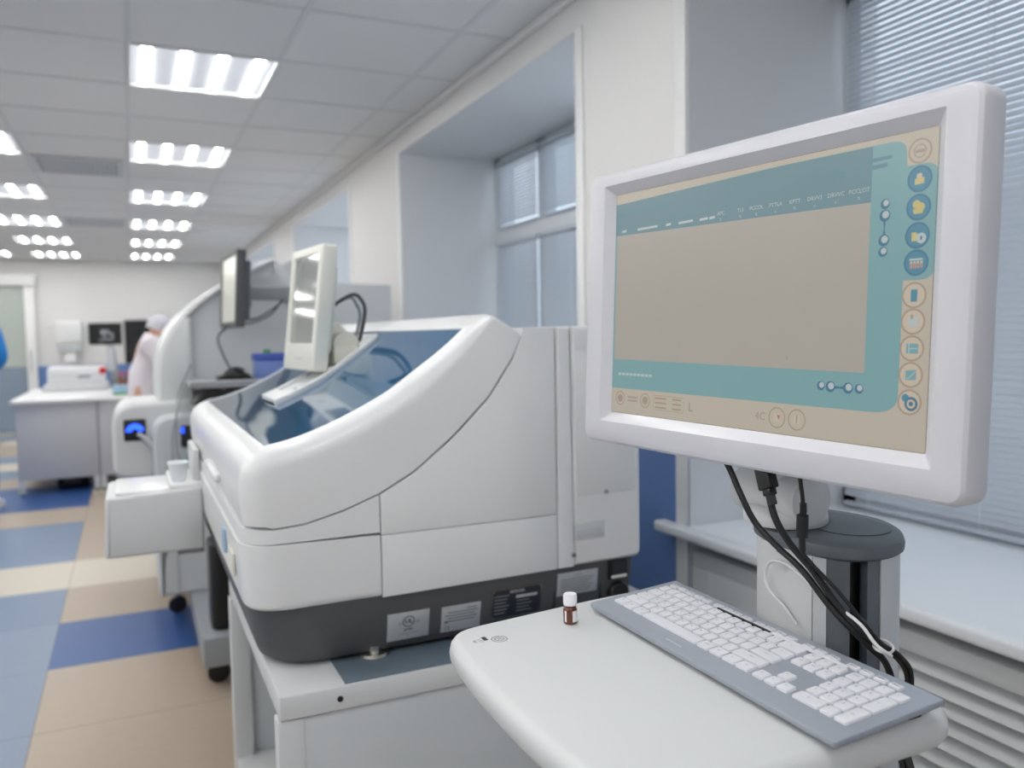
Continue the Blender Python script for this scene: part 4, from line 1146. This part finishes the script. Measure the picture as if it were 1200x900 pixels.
# ------------------------------------------------------------------ lab benches at the back
def bench(x0, x1, y0, y1, label):
    t = thing('lab_bench', ((x0+x1)/2, (y0+y1)/2, 0), label, 'bench', 'grey lab benches')
    MB().box((x0, y0, .13), (x1, y0+.018, .797), 'bench', .002).build('front_panel', t)
    MB().box((x0, y0+.018, .13), (x0+.018, y1, .797), 'bench', .002).build('end_panel', t)
    MB().box((x1-.018, y0+.018, .13), (x1, y1, .797), 'bench', .002).build('end_panel', t)
    for x in (x0, x1-.045):
        for y in (y0+.002, y1-.045): MB().box((x+.0005, y, .015), (x+.0445, y+.04, .135), 'lgrey', .003).lathe([(0, 0), (.02, 0), (.02, .008), (.008, .010), (.008, .02), (0, .02)], (x+.022, y+.02, 0), 'dgrey', 14).build('leg', t)
    MB().box((x0+.018, y0+.3, .30), (x1-.018, y1-.05, .32), 'bench').build('inner_shelf', t)
    return t
bench(-.92, -.292, 8.2, 10.1, 'wide grey lab bench on short legs, left one at the back of the room')
bench(-.283, .0, 8.2, 10.1, 'narrow grey lab bench on short legs, right of the wide one')
tag(MB().box((-.955, 8.165, .798), (.03, 10.15, .830), 'btop', .006).build('worktop'), 'long pale worktop lying across both grey lab benches', 'worktop')
tag(MB().box((-.66, 8.55, .0), (-.40, 9.0, .11), 'black', .02).box((-.60, 8.53, .02), (-.46, 8.56, .09), 'dgrey', .004).build('floor_box'), 'low black box on the floor under the wide grey bench', 'box')
t = thing('bench_instrument', (-.51, 9.75, .83), 'flat white instrument standing on the bench worktop', 'instrument')
MB().prism(rpoly([(-.83, .8305), (-.22, .8305), (-.22, .90), (-.80, .90)], .01), 'y', 9.45, 9.95, 'white2', .008).build('base', t)
MB().prism(rpoly([(-.775, .90), (-.245, .90), (-.245, 1.07), (-.77, 1.07)], .02), 'y', 9.50, 9.95, 'white', .012).build('housing', t)
MB().box((-.50, 9.492, .955), (-.38, 9.505, .985), 'mgrey', .003).box((-.75, 9.493, .985), (-.26, 9.502, .989), 'mgrey').build('display', t)
MB().lathe([(0, -.02), (.028, -.02), (.036, -.012), (.036, .012), (.028, .02), (0, .02)], (-.265, 9.47, 1.03), 'red', 20, 'y').build('stop_button', t)
t = thing('desk_monitor', (-.235, 9.9, .83), 'small black monitor on a grey stand at the back of the bench', 'monitor')
MB().box((-.40, 9.92, 1.29), (-.075, 9.95, 1.525), 'black', .008).build('housing', t)
MB().box((-.388, 9.915, 1.305), (-.087, 9.921, 1.512), 'bscreen').build('screen', t)
m_ = MB()
for x0, z0, x1, z1 in ((-.28, 1.40, -.20, 1.45), (-.26, 1.36, -.17, 1.39), (-.24, 1.34, -.16, 1.42), (-.30, 1.335, -.23, 1.35)): m_.box((x0, 9.912, z0), (x1, 9.9155, z1), 'mgrey')
m_.build('picture', t)
MB().box((-.24, 9.95, 1.0), (-.16, 9.98, 1.40), 'lgrey', .006).prism([(-.21, .86), (-.11, .86), (-.15, 1.26), (-.22, 1.26)], 'y', 9.955, 9.985, 'mgrey', .004).box((-.212, 9.86, .8305), (-.06, 10.05, .86), 'mgrey', .006).build('stand', t)
t = thing('wall_screen', (.2, 13.95, 1.3), 'tall black screen on the far wall behind the person in the white coat', 'screen')
MB().box((-.07, 13.955, .98), (.36, 13.998, 1.64), 'black', .01).build('housing', t)
MB().box((-.05, 13.949, 1.0), (.34, 13.957, 1.62), 'bscreen').build('glass', t)
tag(MB().prism(rrect(.13, .10, .012, 4, -.10, 8.62), 'z', .8305, .90, 'palebl', .004).prism(rrect(.138, .108, .012, 4, -.10, 8.62), 'z', .90, .915, 'palebl', .003).build('plastic_box'), 'pale blue plastic box near the right end of the worktop', 'box')
tag(MB().prism(rrect(.15, .10, .01, 4, -.085, 8.42), 'z', .8305, .855, 'green', .004).build('sample_rack'), 'low green rack before the pale blue box on the worktop', 'rack')
gb = 'brown bottles by the monitor stand'
for k, (x, y) in enumerate(((-.10, 9.3), (-.045, 9.36))):
    t = thing('reagent_bottle', (x, y, .83), ['brown reagent bottle on the worktop, left one before the monitor stand', 'brown reagent bottle on the worktop, right one before the monitor stand'][k], 'bottle', gb)
    MB().lathe([(0, .0005), (.026, .0005), (.028, .004), (.028, .11), (.012, .14), (.012, .16), (0, .16)], (x, y, .83), 'brown', 18).build('body', t)
    MB().lathe([(0, .155), (.016, .155), (.016, .185), (0, .185)], (x, y, .83), 'red', 16).build('cap', t)
t = thing('paper_dispenser', (-.81, 13.9, 1.35), 'white paper towel dispenser hanging on the far wall', 'dispenser')
MB().prism(rpoly([(-.965, 1.30), (-.655, 1.30), (-.655, 1.63), (-.965, 1.63)], .04, 5), 'y', 13.80, 13.998, 'white', .02).build('cover', t)
MB().prism(rpoly([(-.93, 1.17), (-.69, 1.17), (-.66, 1.30), (-.96, 1.30)], .02), 'y', 13.82, 13.998, 'lgrey', .012).build('lower_tray', t)
MB().box((-.88, 13.84, 1.03), (-.74, 13.845, 1.18), 'paper').build('towel', t)
tag(MB().lathe([(0, 0), (.04, 0), (.04, .13), (.018, .15), (.018, .18), (0, .18)], (-.46, 10.0, .8305), mat('cyan_bottle', (150, 200, 215), .3), 18).build('wash_bottle'), 'pale cyan bottle on the worktop behind the red button', 'bottle')

# ------------------------------------------------------------------ people
def skin(name, joints, edges, m, parent, sub=2):
    """one continuous surface grown round a joint graph: joints {name: (xyz, radius or (rx, ry))}"""
    names = list(joints); me = bpy.data.meshes.new('s')
    me.from_pydata([joints[k][0] for k in names], [(names.index(a), names.index(b)) for a, b in edges], [])
    o = bpy.data.objects.new('s', me); COL.objects.link(o)
    o.modifiers.new('k', 'SKIN')
    if not me.skin_vertices: raise RuntimeError('no skin layer')
    for i, k in enumerate(names):
        r = joints[k][1]
        me.skin_vertices[0].data[i].radius = r if isinstance(r, tuple) else (r, r)
        me.skin_vertices[0].data[i].use_root = (i == 0)
    s = o.modifiers.new('u', 'SUBSURF'); s.levels = sub; s.render_levels = sub
    bpy.context.view_layer.update()
    ev = o.evaluated_get(bpy.context.evaluated_depsgraph_get())
    res = bpy.data.meshes.new_from_object(ev)
    bpy.data.objects.remove(o); bpy.data.meshes.remove(me)
    b = MB()
    b.add([v.co.copy() for v in res.vertices], [tuple(p.vertices) for p in res.polygons], m)
    bpy.data.meshes.remove(res)
    return b
def person(origin, face, J, label, coat_m, leg_m, shoe_m, cap_m, coat_to, hairy=False):
    """J: joints in the person's own frame (x forward, y left, z up)"""
    mx = Matrix.Translation(Vector(origin)) @ Matrix.Rotation(face, 4, 'Z')
    G = {k: tuple(mx @ Vector(v)) for k, v in J.items()}
    t = thing('person', origin, label, 'person')
    g = lambda k, r: (G[k], r)
    mid = lambda a, b, f: tuple(Vector(G[a])*(1-f) + Vector(G[b])*f)
    jo = {'pelvis': g('pelvis', (.135, .10)), 'belly': (mid('pelvis', 'chest', .5), (.125, .10)), 'chest': g('chest', (.15, .11)), 'collar': (mid('chest', 'neck', .75), (.09, .075)),
          'neck': g('neck', .052), 'jaw': (mid('neck', 'head', .55), (.062, .066)), 'head': g('head', (.078, .092)), 'crown': (mid('head', 'top', .62), (.066, .078)), 'top': g('top', .03)}
    ed = [('pelvis', 'belly'), ('belly', 'chest'), ('chest', 'collar'), ('collar', 'neck'), ('neck', 'jaw'), ('jaw', 'head'), ('head', 'crown'), ('crown', 'top')]
    for s in 'lr':
        jo.update({s+'sh': g(s+'sh', .056), s+'el': g(s+'el', .041), s+'wr': g(s+'wr', .027), s+'pa': (mid(s+'wr', s+'ha', .5), (.034, .018)),
                   s+'hip': g(s+'hip', .085), s+'kn': g(s+'kn', .055), s+'calf': (mid(s+'kn', s+'an', .3), .056), s+'an': g(s+'an', .036), s+'to': g(s+'to', .030)})
        ed += [('collar', s+'sh'), (s+'sh', s+'el'), (s+'el', s+'wr'), (s+'wr', s+'pa'), ('pelvis', s+'hip'), (s+'hip', s+'kn'), (s+'kn', s+'calf'), (s+'calf', s+'an'), (s+'an', s+'to')]
        wr, ha = Vector(G[s+'wr']), Vector(G[s+'ha']); d = (ha-wr).normalized()
        side = (mx.to_3x3() @ Vector((0, 0, 1))).cross(d); side = side.normalized() if side.length > .1 else mx.to_3x3() @ Vector((1, 0, 0))
        dn = d.cross(side).normalized()
        if dn.z > 0: dn = -dn
        pa = Vector(jo[s+'pa'][0])
        for q, (off, ln) in enumerate(((-.024, .062), (-.008, .072), (.008, .068), (.023, .052))):
            a = pa + d*.045 + side*off; b = a + d*ln*.55 + dn*.008; c_ = b + d*ln*.4 + dn*.020
            jo[s+'f%da' % q] = (tuple(a), .0095); jo[s+'f%db' % q] = (tuple(b), .0088); jo[s+'f%dc' % q] = (tuple(c_), .0078)
            ed += [(s+'pa', s+'f%da' % q), (s+'f%da' % q, s+'f%db' % q), (s+'f%db' % q, s+'f%dc' % q)]
        sg = 1 if s == 'r' else -1
        a = pa + d*.005 + side*.034*sg; b = a + d*.032 + side*.014*sg + dn*.01
        jo[s+'ta'] = (tuple(a), .0105); jo[s+'tb'] = (tuple(b), .009); ed += [(s+'pa', s+'ta'), (s+'ta', s+'tb')]
    b = skin('body', jo, ed, M['skin'], t)
    hd = Vector(G['head']); fw = (mx.to_3x3() @ Vector(J.get('look', (1, 0, 0)))).normalized(); upv = (Vector(G['top'])-hd).normalized(); fw = (fw - upv*fw.dot(upv)).normalized(); sd = upv.cross(fw)
    b.tube([hd+fw*.088-upv*.004, hd+fw*.112-upv*.032, hd+fw*.09-upv*.040], [.008, .014, .010], 'skin', 10)
    for k in (-1, 1):
        b.ball(tuple(hd+sd*.082*k-upv*.015), (.014, .014, .030), 'skin', 10, 8)
        b.ball(tuple(hd+fw*.082+sd*.032*k+upv*.010), .011, 'black', 8, 6)
    b.tube([hd+fw*.088+sd*.022-upv*.062, hd+fw*.096-upv*.062, hd+fw*.088-sd*.022-upv*.062], .005, mat('lips', (170, 100, 92), .5), 8)
    b.build('body', t, 60)
    # cap or hair
    cb = MB(); R = []
    for i in range(11):
        th = PI*(.52 if hairy else .66)*i/10; rr = math.sin(min(th, PI*.56))
        R.append([tuple(hd + upv*(.03+.098*math.cos(th)) - fw*.012 + sd*(.094*rr*math.cos(2*PI*k/20)) + fw*(.108*rr*math.sin(2*PI*k/20))) for k in range(20)])
    cb.rings(R, cap_m); cb.build('hair' if hairy else 'cap', t, 60)
    # coat: its own continuous surface over trunk and arms
    cj = {'pelvis': g('pelvis', (.165, .13)), 'belly': (mid('pelvis', 'chest', .5), (.155, .125)), 'chest': g('chest', (.172, .13)), 'collar': (mid('chest', 'neck', .68), (.125, .105)), 'nk': (mid('neck', 'head', .18), .084),
          'hem1': (tuple(Vector(G['pelvis'])*.55 + Vector(G['lhip'])*.2 + Vector(G['rhip'])*.2 + Vector(G['lkn'])*.025 + Vector(G['rkn'])*.025), (.175, .14)),
          'hem': (tuple((Vector(G['lhip'])+Vector(G['rhip']))/2*(1-coat_to) + (Vector(G['lkn'])+Vector(G['rkn']))/2*coat_to), (.185, .15))}
    ce = [('pelvis', 'belly'), ('belly', 'chest'), ('chest', 'collar'), ('collar', 'nk'), ('pelvis', 'hem')]
    del cj['hem1']
    for s in 'lr':
        cj.update({s+'sh': g(s+'sh', .080), s+'el': g(s+'el', .058), s+'cuff': (mid(s+'el', s+'wr', .9), .043)})
        ce += [('collar', s+'sh'), (s+'sh', s+'el'), (s+'el', s+'cuff')]
    skin('coat', cj, ce, coat_m, t).build('coat', t, 60)
    for s in 'lr':
        skin('trousers', {'a': g(s+'hip', .105), 'b': g(s+'kn', .080), 'c': (mid(s+'kn', s+'an', .9), .066)}, [('a', 'b'), ('b', 'c')], leg_m, t).build('trouser_leg', t, 60)
        an, to = Vector(G[s+'an']), Vector(G[s+'to']); d = Vector((to.x-an.x, to.y-an.y, 0)).normalized()
        c_ = (an+to)/2 + d*.02; q = Matrix.Translation(Vector((c_.x, c_.y, 0))) @ Matrix.Rotation(math.atan2(d.y, d.x), 4, 'Z')
        sh = MB(q)
        sh.rings([[(x, y, z) for x, y in rrect(L_, W_, min(L_, W_)*.46, 5, ox)] for L_, W_, z, ox in ((.25, .088, .0, 0), (.262, .096, .01, 0), (.262, .098, .03, 0), (.245, .092, .055, -.004), (.16, .085, .080, -.035), (.10, .075, .100, -.06))], shoe_m)
        sh.build('shoe', t, 60)
    return t
# person bending to the right at the bench (x forward)
person((.085, 7.93, 0), 0.0, {
    'pelvis': (-.02, 0, .90), 'chest': (.045, 0, 1.19), 'neck': (.105, 0, 1.355), 'head': (.165, 0, 1.425), 'top': (.205, 0, 1.53), 'look': (1, 0, -.7),
    'lsh': (.075, .185, 1.30), 'rsh': (.075, -.185, 1.30), 'lel': (.19, .21, 1.06), 'rel': (.19, -.21, 1.06), 'lwr': (.41, .16, 1.02), 'rwr': (.41, -.16, 1.02), 'lha': (.50, .14, 1.0), 'rha': (.50, -.14, 1.0),
    'lhip': (-.02, .09, .86), 'rhip': (-.02, -.09, .86), 'lkn': (0, .095, .48), 'rkn': (-.01, -.095, .48), 'lan': (-.02, .10, .085), 'ran': (-.04, -.10, .085), 'lto': (.12, .11, .045), 'rto': (.10, -.11, .045)},
    'person in a white coat and grey cap bending over work at the back', M['coat'], M['trou'], M['clog'], M['capcloth'], .55)
# person in blue standing left of the bench, mostly outside the picture
person((-1.17, 7.62, 0), PI/2, {
    'pelvis': (0, 0, .97), 'chest': (.01, 0, 1.30), 'neck': (.02, 0, 1.49), 'head': (.045, 0, 1.60), 'top': (.05, 0, 1.715), 'look': (1, 0, -.1),
    'lsh': (.01, .19, 1.42), 'rsh': (.01, -.19, 1.42), 'lel': (-.03, .25, 1.14), 'rel': (-.02, -.245, 1.20), 'lwr': (.15, .22, .96), 'rwr': (.17, -.10, 1.08), 'lha': (.23, .20, .92), 'rha': (.25, -.05, 1.06),
    'lhip': (0, .10, .92), 'rhip': (0, -.10, .92), 'lkn': (.02, .11, .50), 'rkn': (.02, -.11, .50), 'lan': (-.02, .12, .085), 'ran': (-.02, -.12, .085), 'lto': (.12, .14, .045), 'rto': (.12, -.14, .045)},
    'person in blue scrubs standing at the left edge, only an arm in view', M['scrub'], M['scrub'], M['paper'], M['hair'], .35, True)

# ------------------------------------------------------------------ smaller pieces belong to their parts
def under(root, part, names):
    for rt in [o for o in bpy.data.objects if o.parent is None and o.name.split('.')[0] == root]:
        ps = [c for c in kids(rt) if c.name.split('.')[0] == part]
        if not ps: continue
        for c in kids(rt):
            if c.name.split('.')[0] in names: c.parent = ps[0]
under('workstation_cart', 'table_top', ['printed_symbols', 'table_bracket'])
under('workstation_cart', 'base', ['castor'])
under('workstation_cart', 'column_front_panel', ['logo'])
under('keyboard', 'base_plate', ['tilt_foot', 'imprint'])
under('monitor', 'housing', ['screen_gasket', 'rear_cover'])
under('monitor', 'swivel_foot', ['hinge_barrel'])
under('analyser', 'plinth', ['certification_label', 'conformity_label', 'name_plate', 'notice_label', 'panel_joint', 'power_socket', 'power_inlet', 'levelling_foot'])
under('analyser', 'rear_housing', ['service_hatch', 'finger_grip', 'screw'])
under('analyser', 'screen_track', ['track_bed'])
under('analyser', 'front_cover', ['front_sticker'])
under('analyser', 'deck', ['mechanism'])
under('lcd_monitor', 'housing', ['buttons', 'rear_cover'])
under('analyser_cart', 'top', ['screw_hole'])
under('hooded_analyser', 'base_slab', ['castor'])
under('hooded_analyser', 'body', ['door_seam'])
under('hooded_analyser', 'shelf', ['shelf_bracket'])
under('arm_monitor', 'arm', ['mount_plate'])
under('desk_monitor', 'screen', ['picture'])
under('bench_instrument', 'housing', ['display', 'stop_button'])
under('blue_box', 'lid', ['knob'])

# ------------------------------------------------------------------ camera
F = 965.0
Yc = Vector((152-600, 450-398, -F)).normalized()
ux = 2689.813 - 600; uy = 353.588
Xc = Vector((ux, 450-uy, -F)); Xc = (Xc - Yc*Xc.dot(Yc)).normalized()
Zc = Xc.cross(Yc)
cam = bpy.data.cameras.new('camera')
co = bpy.data.objects.new('camera', cam); COL.objects.link(co)
R3 = Matrix((Xc, Yc, Zc))
co.matrix_world = Matrix.Translation((0, 0, 1.34)) @ R3.to_4x4()
cam.sensor_width = 36; cam.sensor_fit = 'HORIZONTAL'; cam.lens = F/1200*36
cam.clip_start = .02
cam.dof.use_dof = True; cam.dof.focus_distance = 1.06; cam.dof.aperture_fstop = 3.7
scene.camera = co

# ------------------------------------------------------------------ daylight outside and colour management
w = bpy.data.worlds.new('sky'); scene.world = w; w.use_nodes = True
nt = w.node_tree; nt.nodes.clear()
bg = nt.nodes.new('ShaderNodeBackground'); out = nt.nodes.new('ShaderNodeOutputWorld')
sky = nt.nodes.new('ShaderNodeTexSky'); sky.sky_type = 'HOSEK_WILKIE'; sky.turbidity = 4; sky.ground_albedo = .5; sky.sun_direction = (-.5, -.3, .8)
mx = nt.nodes.new('ShaderNodeMix'); mx.data_type = 'RGBA'; mx.inputs['Factor'].default_value = .8
mx.inputs['B'].default_value = (.82, .87, .95, 1)
nt.links.new(sky.outputs[0], mx.inputs['A']); nt.links.new(mx.outputs['Result'], bg.inputs['Color'])
bg.inputs['Strength'].default_value = 2.4
nt.links.new(bg.outputs[0], out.inputs['Surface'])

vs_ = scene.view_settings
scene.display_settings.display_device = 'sRGB'
vs_.view_transform = 'Standard'; vs_.look = 'None'; vs_.gamma = 1.0; vs_.use_curve_mapping = False
vs_.exposure = -0.17
scene.cycles.use_denoising = True
try: scene.cycles.denoiser = 'OPENIMAGEDENOISE'
except Exception: pass
scene.cycles.max_bounces = 10; scene.cycles.diffuse_bounces = 5; scene.cycles.transparent_max_bounces = 16
scene.cycles.sample_clamp_indirect = 6.0
